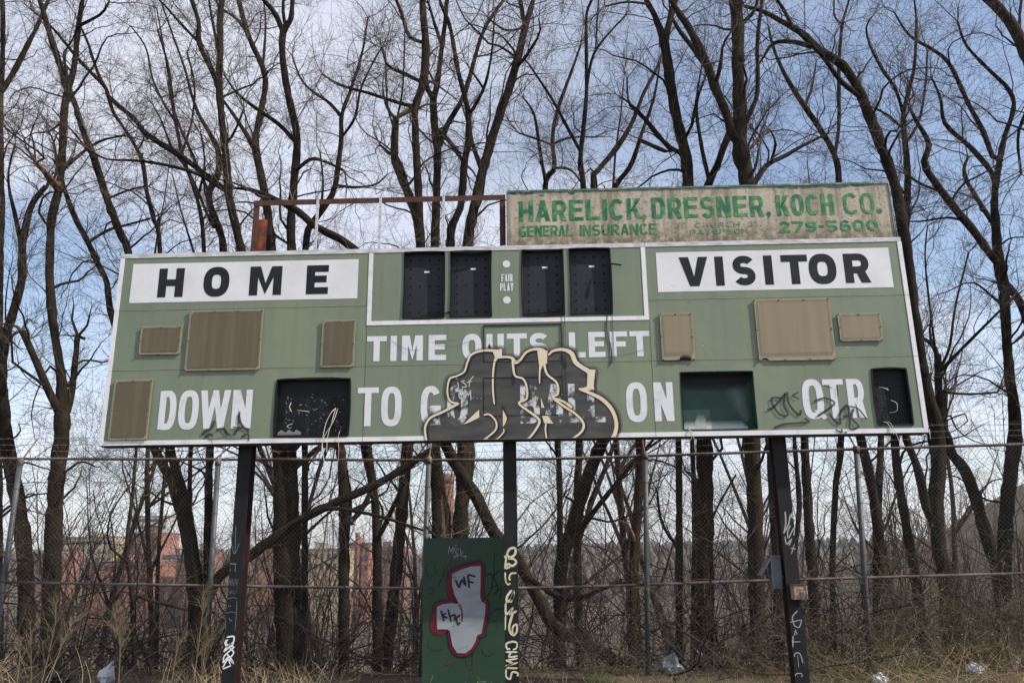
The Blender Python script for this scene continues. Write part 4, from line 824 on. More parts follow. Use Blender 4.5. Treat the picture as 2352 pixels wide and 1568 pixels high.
def chimney(lab, px, w, ytop, D):
    Y = D + CAM[1]; p = at(px, ytop, Y); zb = float(gz(p[0], Y)) - 1; r = w / FPX * D * .5
    B = thing("brick_chimney", (p[0], Y, zb), lab, "chimney")
    MB().tube([(p[0], Y, zb), (p[0], Y, p[2] - 2), (p[0], Y, p[2])], [r * 1.25, r * 1.02, r], 20).obj("shaft", M_brick, B, True)
    MB().tube([(p[0], Y, p[2] - 1.6), (p[0], Y, p[2] - .8), (p[0], Y, p[2] + .02)], [r * 1.06, r * 1.15, r * 1.12], 20).obj("cap", M_brick2, B, True)
chimney("tall round brick chimney rising above the green steel sheet", 1027, 30, 1088, 130)
chimney("orange brick chimney in the valley beside the low wide mill", 171, 17, 1252, 300)
chimney("slender brown chimney between the tan and brown valley buildings", 822, 10, 1222, 300)

# ------------------------------------------------------------------ woods far off and on the slopes
M_farwood = mat("far bare woods", (.075, .056, .047), (.115, .086, .07), .35, .95)
def farwood(n, seed):
    rg = np.random.default_rng(seed); y = rg.uniform(430, 1250, n); x = rg.uniform(-1.1, 1.1, n) * (y + 10); keep = ~((x < -.02 * y) & (y < 520)); x, y = x[keep], y[keep]; n = len(x)
    z = gz(x, y); h = rg.uniform(6, 12, n); w = rg.uniform(4, 9, n)
    th = np.arange(6) / 6 * 2 * np.pi; rings = []
    for f, k in ((.0, .35), (.35, 1.0), (.7, .85), (1.0, .12)):
        j = rg.uniform(.7, 1.3, (n, 6)) * k
        rings.append(np.stack([x[:, None] + w[:, None] * .5 * j * np.cos(th), y[:, None] + w[:, None] * .5 * j * np.sin(th), np.repeat((z + h * f)[:, None], 6, 1) + rg.normal(0, .5, (n, 6))], -1))
    Vv = np.stack(rings, 1); idx = np.arange(n * 24).reshape(n, 4, 6); nx = np.roll(idx, -1, 2)
    return Vv.reshape(-1, 3), np.stack([idx[:, :-1], nx[:, :-1], nx[:, 1:], idx[:, 1:]], -1).reshape(-1, 4)
Vf, Qf = farwood(2600, 5)
fw_o = link(bpy.data.objects.new("far_wood", np_mesh("far_wood", Vf, Qf, M_farwood))); tag(fw_o, "far bare brown woods along the skyline across the valley", "woods", None, "stuff")
M_slope = mat("bare scrub stems", (.135, .098, .070), (.21, .155, .112), .5, .95)
def scrub(n, xs, ys, hs, r, seed, K2=9, K3=18):
    rg = np.random.default_rng(seed); x, y = xs(rg, n), ys(rg, n); P0 = np.stack([x, y, gz(x, y) - .2], 1); L = rg.uniform(*hs, n)
    s = grow(P0, np.tile([0, 0, 1.0], (n, 1)), L, 5, .09, .05, rg); r0 = np.full(n, r); parts = [strands(s, r0, r0 * .3)]
    P, D, rr, i = children(s, r0, r0 * .3, n * K2, .2, 1, (.4, .9), rg); b = grow(P, D, L[i] * rg.uniform(.2, .45, len(P)), 3, .12, .1, rg); rb = rr * .55; parts.append(strands(b, rb, rb * .5, 3, True))
    P, D, rr, i = children(b, rb, rb * .4, n * K3, .2, 1, (.4, 1.0), rg); c = grow(P, D, rg.uniform(.08, .2, len(P)) * (hs[0] + hs[1]) / 2, 2, .2, .05, rg); rc = np.maximum(rr * .6, r * .09); parts.append(strands(c, rc, rc * .8, 3, True))
    return join(parts)
Vs, Qs = scrub(520, lambda g_, n: g_.uniform(-.12, .75, n) * 70, lambda g_, n: g_.uniform(14, 62, n), (4.5, 10.5), .06, 8, 7, 9)
Va, Qa = scrub(300, lambda g_, n: g_.uniform(-.75, -.1, n) * 60, lambda g_, n: g_.uniform(12, 50, n), (3.5, 9), .055, 9, 7, 9)
Vh, Qh = scrub(800, lambda g_, n: g_.uniform(70, 300, n), lambda g_, n: g_.uniform(75, 260, n), (8, 13), .22, 10, 6, 6)
Vb, Qb = scrub(560, lambda g_, n: g_.uniform(-.72, .6, n) * 30, lambda g_, n: g_.uniform(9.5, 22, n), (3.5, 7.0), .03, 12, 8, 16)
Vs, Qs = join([(Vs, Qs), (Va, Qa), (Vh, Qh)])
no = link(bpy.data.objects.new("bank_scrub", np_mesh("bank_scrub", Vb, Qb, mat("dark scrub stems", (.05, .037, .028), (.09, .068, .05), .5, .95)))); tag(no, "dark tangled scrub on the bank just below the tree row", "brush", None, "stuff")
so = link(bpy.data.objects.new("hillside_scrub", np_mesh("hillside_scrub", Vs, Qs, M_slope))); tag(so, "bare brown scrub wood covering the slope and hill beyond", "woods", None, "stuff")

# ------------------------------------------------------------------ chain link fence
FY = 2.3
FEN = thing("chain_link_fence", (0, FY, 0), "tall chain link fence with rusty rails and barbed wire behind the scoreboard", "fence")
RX = [0, 600, 1176, 1776, 2352]
def rail(ys, ext=.9):
    P = np.array([at(x, y, FY) for x, y in zip(RX, ys)]); a = P[0] + (P[0] - P[1]) / np.linalg.norm(P[0] - P[1]) * ext; b = P[-1] + (P[-1] - P[-2]) / np.linalg.norm(P[-1] - P[-2]) * ext
    P = np.vstack([a, P, b]); P, _ = smooth2(P, np.ones(len(P)), sub=8); return P
TOP = rail((1053, 1055, 1055, 1037, 1020)); MID = rail((1336, 1346, 1350, 1332, 1316))
M_rail = mat("rusty pipe rail", (.10, .055, .035), (.20, .19, .18), 3.5, .7, c3=(.06, .04, .03), lo=.42, hi=.6, stretch=(.5, 1, 1))
M_gpost = mat("galvanised pipe", (.105, .112, .118), (.065, .069, .072), 6, .55, metallic=.3, stretch=(1, 1, .5))
M_wire = mat("weathered galvanised wire", (.105, .10, .095), (.07, .065, .06), 3, .45, metallic=.3)
MB().tube(TOP, .022, 10).obj("top_rail", M_rail, FEN, True); MB().tube(MID, .022, 10).obj("mid_rail", M_rail, FEN, True)
for (xa, ya), (xb, yb), m_ in (((47, 1060), (7, 1346), M_gpost), ((501, 1060), (470, 1545), M_gpost), ((985, 1056), (966, 1560), M_gpost), ((1482, 1046), (1489, 1565), M_gpost), ((1967, 1032), (2001, 1560), M_gpost), ((2440, 1018), (2500, 1560), M_gpost)):
    a, b = at(xa, ya, FY - .03), at(xb, yb, FY - .03); b = a + (b - a) * ((a[2] + .3) / (a[2] - b[2]))
    po = MB().tube([a + (0, 0, .02), a * .5 + b * .5, b], .041, 14).obj("fence_post", m_, FEN, True)
    MB().tube([a + (0, 0, -.06), a + (0, 0, .05)], .05, 14).obj("rail_cap", M_rail, po, True)
    for k in range(7):
        q = a + (b - a) * (.12 + .11 * k); MB().tube([q - (0, 0, .006), q + (0, 0, .006)], .045, 12).obj("tie_band", M_wire, po)
    d = a + (0, .05, .05); ar = MB().tube([d, d + (0, .16, .19), d + (0, .30, .36)], .014, 6).obj("barb_arm", M_rail, FEN)
zt = lambda x: np.interp(x, TOP[:, 0], TOP[:, 2])
s_ = .0358; xw = np.arange(TOP[0, 0] + .05, TOP[-1, 0] - .05, s_); nw = len(xw); KZ = 94
tt = np.arange(KZ + 1); ph = (np.arange(nw) % 2)[:, None]
zig = ((tt[None, :] + 0) % 2)
X = xw[:, None] + s_ * np.where(ph == 0, zig, 1 - zig) * 1.04
Zz = zt(xw)[:, None] * (1 - tt[None, :] / KZ * 1.0) + .03
Yw = FY - .028 + .006 * np.where(zig > 0, 1, -1) * np.where(ph == 0, 1, -1)
sag = .035 * np.sin(X * 1.3 + Zz * 1.1) * np.sin(Zz * .9) + .02 * np.sin(X * 3.1 + 2 * Zz); Xd = X + .010 * np.sin(Zz * 2.3 + X * 1.7); Zd = Zz + .012 * np.sin(X * 2.2 + Zz * .8)
lift = np.clip(1 - Zz / .5, 0, 1) * .10 * (np.sin(X * .8) + 1)
pts = np.stack([Xd, Yw + sag * np.clip(Zz / 1.0, 0, 1) * np.clip((3.2 - Zz) / .4, 0, 1) - lift, Zd], -1)
Vw, Qw = strands(pts, np.full(nw, .0021), np.full(nw, .0021), 3)
cm = link(bpy.data.objects.new("chain_mesh", np_mesh("chain_mesh", Vw - ORG[FEN], Qw, M_wire))); cm.parent = FEN; tag(cm, kind="stuff")
for k, (dy, dz) in enumerate(((.13, .155), (.22, .26), (.32, .38))):
    n = 120; x = np.linspace(TOP[0, 0], TOP[-1, 0], n); z = zt(x) + dz + .012 * np.sin(x * 1.9 + k) ; P = np.stack([x, np.full(n, FY + dy), z], 1)
    w = MB().tube(P, .0024, 4)
    for q in np.arange(x[0], x[-1], .13):
        zz_ = float(np.interp(q, x, z)); w.tube([(q - .012, FY + dy - .01, zz_ - .016), (q + .012, FY + dy + .01, zz_ + .016)], .0016, 3); w.tube([(q + .012, FY + dy - .01, zz_ - .014), (q - .012, FY + dy + .01, zz_ + .014)], .0016, 3)
    w.obj("barbed_wire", M_rail, FEN)
tw = MB()
for q in np.arange(TOP[0, 0] + .1, TOP[-1, 0] - .1, s_ * 2):
    zz_ = float(zt(q)); h = random.uniform(.03, .055); tw.tube([(q, FY - .03, zz_), (q + random.uniform(-.012, .012), FY - .03, zz_ + h)], .0024, 3)
tw.obj("wire_ends", M_wire, FEN)["kind"] = "stuff"
DENS = 0.86; HAZE = 0.0002
# ------------------------------------------------------------------ bare trees behind the fence
def bark_mat(name, c1, c2, c3):
    m = mat(name, c1, c2, 7, .95, c3=c3, lo=.38, hi=.66, stretch=(1, 1, .35), spec=.15); t = m.node_tree; b = t.nodes["Principled BSDF"]
    tc = N(t, "ShaderNodeTexCoord"); mp = N(t, "ShaderNodeMapping"); mp.inputs["Scale"].default_value = (1, 1, .16); t.links.new(tc.outputs["Object"], mp.inputs[0])
    v = N(t, "ShaderNodeTexNoise", i_Scale=34.0, i_Detail=6.0, i_Roughness=.7); t.links.new(mp.outputs[0], v.inputs["Vector"])
    bp = N(t, "ShaderNodeBump", i_Strength=1.0, i_Distance=.03); t.links.new(v.outputs["Fac"], bp.inputs["Height"]); t.links.new(bp.outputs[0], b.inputs["Normal"]); return m
M_bark = bark_mat("dark furrowed bark", (.015, .0105, .007), (.034, .025, .016), (.034, .033, .012))
M_bark2 = bark_mat("brown bark", (.022, .015, .010), (.046, .033, .021), (.040, .039, .015))
M_bare = mat("stripped orange wood", (.22, .12, .065), (.14, .075, .04), 9, .8, stretch=(1, 1, .2))
M_twig = mat("brown twigs", (.105, .076, .056), (.19, .145, .11), 1.3, .8, spec=.25)
M_twigd = mat("dark twigs", (.055, .040, .031), (.12, .092, .070), 1.3, .85, spec=.2)
M_bud = mat("yellow green buds", (.20, .24, .055), (.13, .17, .05), 3, .6)
TRI = [0]
def stem3d(pts, Y0, dY, start=None):
    """traced centreline (x, y, width) -> 3D points and radii; it leaves its parent at the parent's own depth"""
    P = np.array(pts, float); n = len(P); seg = np.concatenate([[0], np.cumsum(np.linalg.norm(np.diff(P[:, :2], axis=0), axis=1))]); s = seg / max(seg[-1], 1)
    Yv = (start if start is not None else Y0) + dY * s + (.12 * np.sin(s * 5 + P[0, 0]) if start is None else .15 * np.sin(s * 3) * (1 if dY > 0 else -1))
    W = np.array([at(P[i, 0], P[i, 1], Yv[i]) for i in range(n)]); R = np.array([P[i, 2] * .5 / FPX * depth(W[i]) for i in range(n)])
    return W, R, P, Yv
def resample(W, R, step=.16):
    A = np.hstack([W, R[:, None]]); B, _ = smooth2(A, np.ones(len(A)), sub=6)
    L = np.concatenate([[0], np.cumsum(np.linalg.norm(np.diff(B[:, :3], axis=0), axis=1))]); n = max(4, int(L[-1] / step)); u = np.linspace(0, L[-1], n)
    C = np.stack([np.interp(u, L, B[:, k]) for k in range(4)], 1); return C[:, :3], np.maximum(C[:, 3], .004)
def bark_tube(P, R, S=9, rough=.10):
    P = np.asarray(P); n = len(P); T = nrm(np.gradient(P, axis=0)); a = nrm(np.cross(T, np.array([.21, .95, .2]))); b = np.cross(T, a)
    th = 2 * np.pi * np.arange(S) / S; lump = 1 + rng.normal(0, rough, (n, S)) * .6 + rng.normal(0, rough * .5, (n, 1)) + .05 * np.sin(th[None] * 2 + np.linspace(0, 5, n)[:, None])
    V = P[:, None] + (R[:, None] * lump)[..., None] * (a[:, None] * np.cos(th)[None, :, None] + b[:, None] * np.sin(th)[None, :, None])
    mb_f = [(i * S + k, i * S + (k + 1) % S, (i + 1) * S + (k + 1) % S, (i + 1) * S + k) for i in range(n - 1) for k in range(S)]
    mb_f.append(tuple((n - 1) * S + k for k in range(S))); return V.reshape(-1, 3), mb_f
def crown(base, stems, dens, twigm, zmin=1.2, seed=0, bud=1.0, thin=1.0, name_o=None, shoots=1.0):
    """branch, twig and twiglet strands grown from the stems of one tree"""
    rg = np.random.default_rng(seed); P0, D0, L0, R0 = [], [], [], []; bough = []; stems = list(stems)
    for P, R in list(stems):                                  # wiry boughs between the traced limbs and the twigs
        L = np.linalg.norm(np.diff(P, axis=0), axis=1).sum(); n = int(L * .62 * dens * shoots + .5)
        for _ in range(n):
            k = int(rg.uniform(.15, .97) * (len(P) - 1))
            if P[k][2] < zmin + 1.2 and rg.random() < .75: continue
            T = nrm(P[min(k + 1, len(P) - 1)] - P[k - 1]); q = rg.normal(0, 1, 3); q = nrm(q - T * (q @ T)); an = rg.uniform(.35, 1.0); lb = rg.uniform(1.0, 3.0)
            rb = float(np.clip(R[k] * rg.uniform(.2, .45), .008, .032)); B = grow(P[k][None], (T * math.cos(an) + q * math.sin(an))[None], np.array([lb]), 11, .24, .06, rg)
            bough.append((B, rb)); stems.append((B[0], np.linspace(rb, .004, 12)))
    for P, R in stems:
        L = np.linalg.norm(np.diff(P, axis=0), axis=1).sum(); n = int(L * dens * 1.5 * rg.uniform(.85, 1.15)) + 2
        t = rg.uniform(.04, 1, n) ** .85 * (len(P) - 1); k = np.minimum(t.astype(int), len(P) - 2); p = P[k] + (P[k + 1] - P[k]) * (t - k)[:, None]
        ok = rg.random(n) < np.clip((p[:, 2] - zmin) / 3.5, .10, 1); p, k = p[ok], k[ok]; n = len(p)
        if not n: continue
        T = nrm(P[k + 1] - P[k]); q = rg.normal(0, 1, (n, 3)); q = nrm(q - T * (q * T).sum(1, keepdims=True)); an = rg.uniform(.45, 1.15, n)[:, None]
        P0.append(p); D0.append(T * np.cos(an) + q * np.sin(an)); L0.append(rg.uniform(.5, 1.9, n) * np.clip(.65 + R[k] * 3, .65, 1.15)); R0.append(np.clip(R[k] * rg.uniform(.16, .4, n), .004, .015))
        m = 3; tip = np.repeat(P[-1:], m, 0); Td = nrm(np.repeat((P[-1] - P[-2])[None], m, 0) + rg.normal(0, .006, (m, 3))); P0.append(tip); D0.append(Td + rg.normal(0, .45, (m, 3))); L0.append(rg.uniform(.8, 1.7, m)); R0.append(np.full(m, max(.005, R[-1] * .7)))
    P0, D0, L0, R0 = map(np.concatenate, (P0, D0, L0, R0)); R0 = R0 * thin
    b1 = grow(P0, D0, L0, 6, .19, .07, rg); e1 = np.full(len(b1), .0026); parts = [strands(b1, R0, e1)]

    n2 = int(len(b1) * 5.5); P, D, r, i = children(b1, R0, e1, n2, .08, 1, (.4, 1.05), rg); L = rg.uniform(.25, .85, n2) * np.clip(L0[i], .6, 1.4)
    b2 = grow(P, D, L, 4, .19, .06, rg); r2 = np.clip(r * .62, .0024, .006); e2 = np.full(n2, .0016); parts.append(strands(b2, r2, e2, 3, True))
    n3 = int(n2 * 2.9); P, D, r, i = children(b2, r2, e2, n3, .1, 1, (.4, 1.1), rg); L = rg.uniform(.10, .38, n3)
    b3 = grow(P, D, L, 2, .26, .04, rg); r3 = np.clip(r * .75, .0015, .0026); parts.append(strands(b3, r3, r3 * .8, 3, True))
    V, Q = join(parts)
    nb = int(n3 * .55 * bud); k = rg.integers(0, n3, nb); f = rg.integers(1, 3, nb); bp = b3[k, f]; a = rg.normal(0, 1, (nb, 3)); a = nrm(a) * rg.uniform(.006, .014, nb)[:, None]; c = nrm(np.cross(a, rg.normal(0, 1, (nb, 3)))) * rg.uniform(.003, .006, nb)[:, None]
    BV = np.stack([bp, bp + a * .6 + c, bp + a * 1.4, bp + a * .6 - c], 1).reshape(-1, 3); BQ = np.arange(nb * 4).reshape(nb, 4)
    bo = strands(np.concatenate([b for b, _ in bough]), np.array([r for _, r in bough]), np.full(len(bough), .004), 5, True) if bough else None
    return V, Q, BV, BQ, bo
def tree(label, Y0, stems, dens=1.0, m=None, seed=0, dY=None, twigm=None, bud=1.0, cut=False, zmin=1.2, group="bare trees behind the fence"):
    """stems: the trunk first, then limbs, each from its thick end outward"""
    rg = random.Random(seed); built = []; S3 = []
    for si, raw in enumerate(stems):
        bare = isinstance(raw, tuple); pts = raw[0] if bare else raw
        start = None; pts = [tuple(p) for p in pts]
        if si == 0:
            if pts[0][1] < 1560: pts = [(pts[0][0] + (pts[0][0] - pts[1][0]) * .15, pts[0][1] + 60, pts[0][2] * 1.12)] + pts
        else:
            best = min(((math.hypot(q[0] - pts[0][0], q[1] - pts[0][1]), yv, q) for (_, _, Pq, Yq) in S3 for q, yv in zip(dense(Pq, Yq)[0], dense(Pq, Yq)[1])), key=lambda e: e[0])
            start = best[1]
            if best[0] > 4: pts = [(best[2][0], best[2][1], pts[0][2])] + pts
        if pts[-1][1] < 4 and not bare:                       # the stem leaves the frame: let it go on and thin out
            (xa, ya, wa), (xb, yb, wb) = pts[-2], pts[-1]; l = math.hypot(xb - xa, yb - ya)
            for k in (1, 2): pts.append((xb + (xb - xa) / l * 110 * k + rg.uniform(-14, 14), yb + (yb - ya) / l * 110 * k, wb * (1 - .4 * k)))
        d = (dY if dY is not None else rg.uniform(-.6, .8)) if si == 0 else rg.uniform(-1.3, 1.3)
        W, R, Pq, Yq = stem3d(pts, Y0, d, start); S3.append((W, R, Pq, Yq))
        C, RR = resample(W, R); built.append((C, RR, bare))
    b0 = built[0][0][0]; gzv = float(gz(b0[0], b0[1])) - .25
    if b0[2] > gzv: built[0] = (np.vstack([[b0[0], b0[1], gzv], built[0][0]]), np.concatenate([[built[0][1][0] * 1.2], built[0][1]]), built[0][2])
    base = np.array([b0[0], b0[1], max(gzv, min(b0[2], gzv))])
    T = thing("bare_tree", base, label, "tree", group)
    for k, (C, RR, bare) in enumerate(built):
        V, F = bark_tube(C, RR); obj("trunk" if k == 0 else "limb", V, F, M_bare if bare else (m or M_bark), T, True); TRI[0] += len(F) * 2
    V, Q, BV, BQ, bo = crown(base, [(C, R) for C, R, _ in built], dens, twigm, zmin, seed + 100, bud)
    TRI[0] += len(Q[0]) * 2 + len(Q[1]) + len(BQ) * 2
    o = link(bpy.data.objects.new("crown", np_mesh("crown", V - base, Q, twigm or M_twig))); o.parent = T
    if bo is not None:
        ob = link(bpy.data.objects.new("boughs", np_mesh("boughs", bo[0] - base, bo[1], m or M_bark))); ob.parent = T; ob["kind"] = "stuff"
    if len(BQ):
        o2_ = link(bpy.data.objects.new("buds", np_mesh("buds", BV - base, BQ, M_bud))); o2_.parent = T; o2_["kind"] = "stuff"
    return T
def dense(P, Yv, k=6):
    u = np.linspace(0, len(P) - 1, (len(P) - 1) * k + 1); i = np.arange(len(P)); return np.stack([np.interp(u, i, P[:, c]) for c in range(3)], 1), np.interp(u, i, Yv)
TREES = [
 ("slim dark tree at the fence end with one limb sweeping across a forked neighbour", 6.5, [[(-8, 1545, 26), (-5, 900, 20), (0, 600, 15), (6, 470, 12), (4, 420, 11), (2, 250, 11), (6, 120, 11), (5, 0, 10)], [(3, 212, 12), (32, 165, 12), (63, 105, 11), (90, 50, 9), (112, -5, 7)]], 1.0),
 ("broad leaning trunk with a bowed upper stem beyond the HOME end", 5.2, [[(62, 1545, 36), (55, 1250, 34), (22, 1050, 30), (4, 900, 26), (10, 790, 22), (32, 710, 20), (50, 640, 19), (52, 560, 17), (72, 472, 13), (106, 428, 11)], [(50, 570, 11), (32, 480, 9), (22, 440, 7), (20, 390, 5), (35, 330, 4)]], 1.0),
 ("thick tree with three stems low down, two of them snapped, beyond the HOME end", 4.0, [[(112, 1545, 40), (120, 1300, 36), (130, 1110, 34), (142, 1004, 34), (143, 956, 32), (140, 860, 21), (122, 740, 20), (114, 625, 19), (117, 525, 19), (120, 492, 20), (137, 422, 18), (144, 316, 17), (148, 246, 17), (155, 211, 17), (169, 158, 13), (176, 105, 12), (180, 60, 11), (190, 0, 10)],
   [(155, 211, 14), (141, 158, 14), (120, 98, 13), (102, 35, 11), (91, 0, 10), (80, -40, 8)], [(143, 956, 20), (121, 917, 18), (78, 819, 16), (52, 762, 14)], [(143, 956, 18), (160, 929, 14), (170, 858, 14), (178, 772, 13)], ([(130, 425, 14), (100, 392, 12), (80, 370, 9)],), ([(134, 385, 8), (123, 328, 6)],), [(180, 60, 8), (205, 48, 7), (235, 30, 6), (250, 5, 5)], [(102, 360, 5), (60, 330, 4), (20, 300, 4), (-30, 250, 3)], [(140, 395, 7), (190, 350, 7), (235, 322, 6), (285, 312, 4)]], 1.25),
 ("leaning tree that passes behind the HOME corner and crosses the snapped tree", 5.6, [[(450, 1545, 28), (446, 1400, 26), (433, 1260, 24), (397, 1115, 22), (352, 1026, 20), (300, 870, 18), (268, 760, 16), (252, 705, 15), (246, 650, 14), (226, 608, 14), (203, 557, 13), (176, 507, 13), (150, 440, 10), (140, 400, 7)], [(203, 557, 7), (245, 530, 7), (290, 517, 6), (345, 502, 4)]], .9),
 ("straight dark trunk tilting over the HOME heading", 4.6, [[(464, 1545, 26), (455, 1350, 24), (425, 1150, 21), (390, 1026, 20), (330, 740, 19), (292, 570, 18), (281, 548, 18), (246, 457, 17), (218, 369, 16), (190, 299, 14), (172, 239, 12), (160, 205, 10), (150, 150, 6)], [(218, 369, 6), (190, 330, 5), (165, 300, 4), (120, 250, 3)], [(246, 457, 6), (300, 435, 5), (340, 428, 4)]], 1.0),
 ("thin crooked tree with a kinked top over the HOME heading", 5.0, [[(359, 1545, 10), (363, 1292, 9), (377, 1105, 8), (384, 1020, 9), (376, 800, 10), (366, 548, 11), (355, 510, 11), (337, 440, 10), (329, 380, 10), (316, 345, 9), (288, 299, 8), (260, 257, 8), (246, 211, 8), (225, 169, 7), (204, 105, 6), (188, 67, 5)], [(316, 345, 5), (330, 320, 4), (330, 290, 3)]], .9),
 ("slender sapling behind the fence between the HOME end and the tagged post", 3.4, [[(309, 1545, 10), (302, 1364, 9), (291, 1256, 9), (305, 1130, 8), (313, 1033, 8), (320, 930, 6), (330, 820, 4)], [(295, 1290, 7), (250, 1250, 5), (255, 1180, 4), (300, 1110, 3)], [(302, 1364, 8), (370, 1385, 7), (430, 1400, 6)]], .8),
 ("bowed moss-streaked tree beside the rusty frame upright", 6.2, [[(470, 1545, 21), (476, 1330, 19), (482, 1026, 17), (495, 800, 16), (515, 650, 17), (510, 548, 17), (489, 492, 17), (480, 443, 16), (502, 397, 15), (500, 344, 13), (478, 300, 10), (457, 264, 9), (440, 218, 7), (425, 160, 6), (400, 90, 5), (372, 10, 4)], [(489, 520, 6), (450, 430, 6), (420, 360, 5), (405, 300, 4), (385, 190, 3)], [(480, 443, 7), (440, 350, 6), (400, 255, 5), (380, 130, 4), (360, 20, 3)]], 1.15),
 ("tall straight tree behind the rusty frame with two long limbs sweeping out", 4.4, [[(660, 1545, 42), (648, 1256, 38), (642, 1026, 34), (590, 740, 25), (548, 548, 20), (527, 457, 19), (520, 369, 18), (510, 281, 17), (503, 193, 16), (506, 123, 15), (506, 35, 14), (510, 0, 13)],
   [(517, 436, 12), (439, 376, 12), (387, 341, 12), (334, 306, 11), (309, 274, 10), (253, 225, 9), (239, 197, 9), (183, 140, 8), (123, 67, 6), (70, 21, 4)], [(513, 436, 10), (457, 401, 8), (387, 380, 7), (316, 369, 6), (246, 366, 5), (211, 348, 4)], [(503, 205, 12), (488, 165, 12), (457, 98, 11), (457, 53, 10), (440, 0, 10), (430, -40, 8)], [(508, 150, 7), (490, 60, 6), (480, 0, 5)], [(520, 330, 7), (540, 300, 6), (560, 250, 5)], [(457, 98, 6), (420, 60, 6), (385, 20, 5), (365, 0, 4)]], 1.3),
 ("tree with an S-shaped upper stem over the pale frame strap", 5.4, [[(682, 1545, 32), (674, 1300, 30), (668, 1026, 25), (640, 740, 22), (622, 548, 20), (610, 457, 18), (592, 369, 17), (587, 316, 17), (608, 211, 14), (604, 158, 14), (570, 81, 12), (548, 0, 11)], [(592, 355, 12), (578, 330, 12), (555, 292, 10), (524, 246, 7), (500, 215, 5)], [(570, 81, 8), (545, 45, 7), (515, 25, 6)], [(604, 145, 6), (610, 60, 5), (605, 0, 4)]], 1.2),
 ("upright tree with a high Y fork behind the rusty top beam", 4.2, [[(790, 1545, 24), (790, 1250, 22), (781, 1026, 21), (735, 870, 20), (688, 700, 20), (668, 548, 20), (675, 422, 19), (682, 316, 18), (664, 228, 17), (650, 140, 16), (650, 75, 16), (668, 45, 12), (672, 0, 11)], [(650, 75, 11), (632, 32, 11), (605, 0, 9), (580, -30, 7)], [(682, 330, 10), (640, 285, 9), (590, 250, 8), (545, 215, 6), (520, 180, 4)], [(682, 390, 8), (715, 365, 8), (755, 375, 7), (790, 392, 6)], [(655, 60, 8), (650, 20, 7), (652, -20, 6)]], 1.2),
 ("pale mossy crooked tree showing between the straps of the rusty frame", 6.4, [[(700, 1545, 15), (700, 1026, 14), (698, 760, 15), (704, 548, 16), (735, 490, 15), (766, 439, 14), (778, 370, 12), (784, 316, 12), (785, 264, 10), (806, 205, 8), (832, 120, 6), (845, 40, 4)], [(785, 270, 8), (755, 235, 7), (720, 212, 6), (690, 180, 5), (672, 130, 4)], [(784, 316, 6), (815, 270, 6), (830, 200, 5), (870, 120, 4)], [(770, 425, 7), (815, 430, 6), (862, 424, 5), (890, 400, 3)], [(735, 490, 6), (742, 420, 5), (735, 350, 4)]], 1.3),
 ("thin black multi-stemmed tree between the HOME heading and the frame upright", 5.9, [[(440, 1545, 12), (438, 1026, 10), (470, 760, 10), (467, 548, 10), (453, 457, 9), (429, 387, 8), (418, 351, 8), (404, 281, 7), (397, 228, 6), (386, 150, 5), (362, 70, 4)], [(418, 351, 6), (440, 280, 5), (447, 200, 5), (430, 120, 4)], [(404, 281, 6), (375, 235, 5), (350, 180, 5), (335, 110, 4), (300, 60, 3)], [(453, 457, 6), (470, 380, 5), (462, 310, 4)], [(429, 387, 5), (395, 340, 5), (372, 280, 4), (350, 240, 3)]], 1.3),
 ("long fallen trunk slanting up behind the middle post and the rusty frame", 3.6, [[(1470, 1560, 30), (1343, 1472, 28), (1271, 1436, 28), (1192, 1292, 26), (1133, 1220, 28), (1097, 1148, 28), (1026, 1026, 26), (930, 800, 22), (860, 640, 20), (805, 565, 20), (726, 520, 18), (671, 477, 16), (590, 440, 10), (540, 432, 6)], [(1192, 1310, 14), (1300, 1375, 12), (1400, 1345, 9), (1470, 1330, 6)]], .7),
 ("long low limb of a fallen tree rising behind the fence from the tagged post", 3.3, [[(425, 1540, 26), (445, 1460, 26), (470, 1390, 26), (505, 1320, 24), (551, 1292, 22), (641, 1227, 22), (695, 1191, 20), (767, 1155, 20), (857, 1116, 19), (929, 1073, 17), (1000, 1026, 15), (1100, 960, 10)], [(641, 1227, 10), (740, 1170, 9), (850, 1180, 8), (950, 1210, 6), (1010, 1230, 5)]], .6),
 ("double tree with one broken bare-topped stem behind the rusty top beam", 4.8, [[(885, 1545, 28), (915, 1256, 26), (935, 1026, 25), (950, 800, 25), (966, 600, 25), (960, 510, 23), (942, 457, 21), (925, 415, 20), (907, 369, 19), (907, 316, 18), (909, 272, 15)], [(963, 540, 20), (962, 480, 19), (960, 422, 18), (956, 351, 17), (953, 264, 16), (955, 240, 16), (970, 197, 18), (977, 141, 20), (977, 88, 18), (970, 0, 15)], [(977, 100, 9), (940, 85, 9), (928, 50, 8), (910, 0, 7)], [(895, 352, 7), (872, 332, 5)], [(953, 245, 9), (910, 235, 8), (850, 215, 7), (780, 195, 6), (740, 170, 4)], [(970, 190, 8), (930, 170, 8), (890, 150, 6), (878, 110, 4)], [(907, 300, 5), (890, 240, 4), (885, 120, 3)], [(909, 285, 5), (925, 200, 4), (930, 60, 3)]], 1.25),
 ("tall trunk with a right-hand fork growing between two pale straps", 5.2, [[(1005, 1545, 26), (1005, 1300, 24), (1000, 1026, 22), (1000, 760, 21), (999, 548, 20), (1002, 457, 19), (1005, 351, 19), (999, 299, 19), (995, 228, 17), (1002, 204, 14), (1013, 123, 12), (1023, 46, 11), (1027, 0, 10)], [(1010, 335, 13), (1027, 288, 12), (1062, 228, 11), (1079, 176, 10), (1111, 70, 9), (1157, 0, 7)], [(995, 228, 12), (982, 205, 13), (975, 185, 14)], [(1005, 299, 11), (1034, 327, 11), (1058, 362, 11)], [(1016, 110, 8), (1000, 60, 7), (985, 10, 6)]], 1.2),
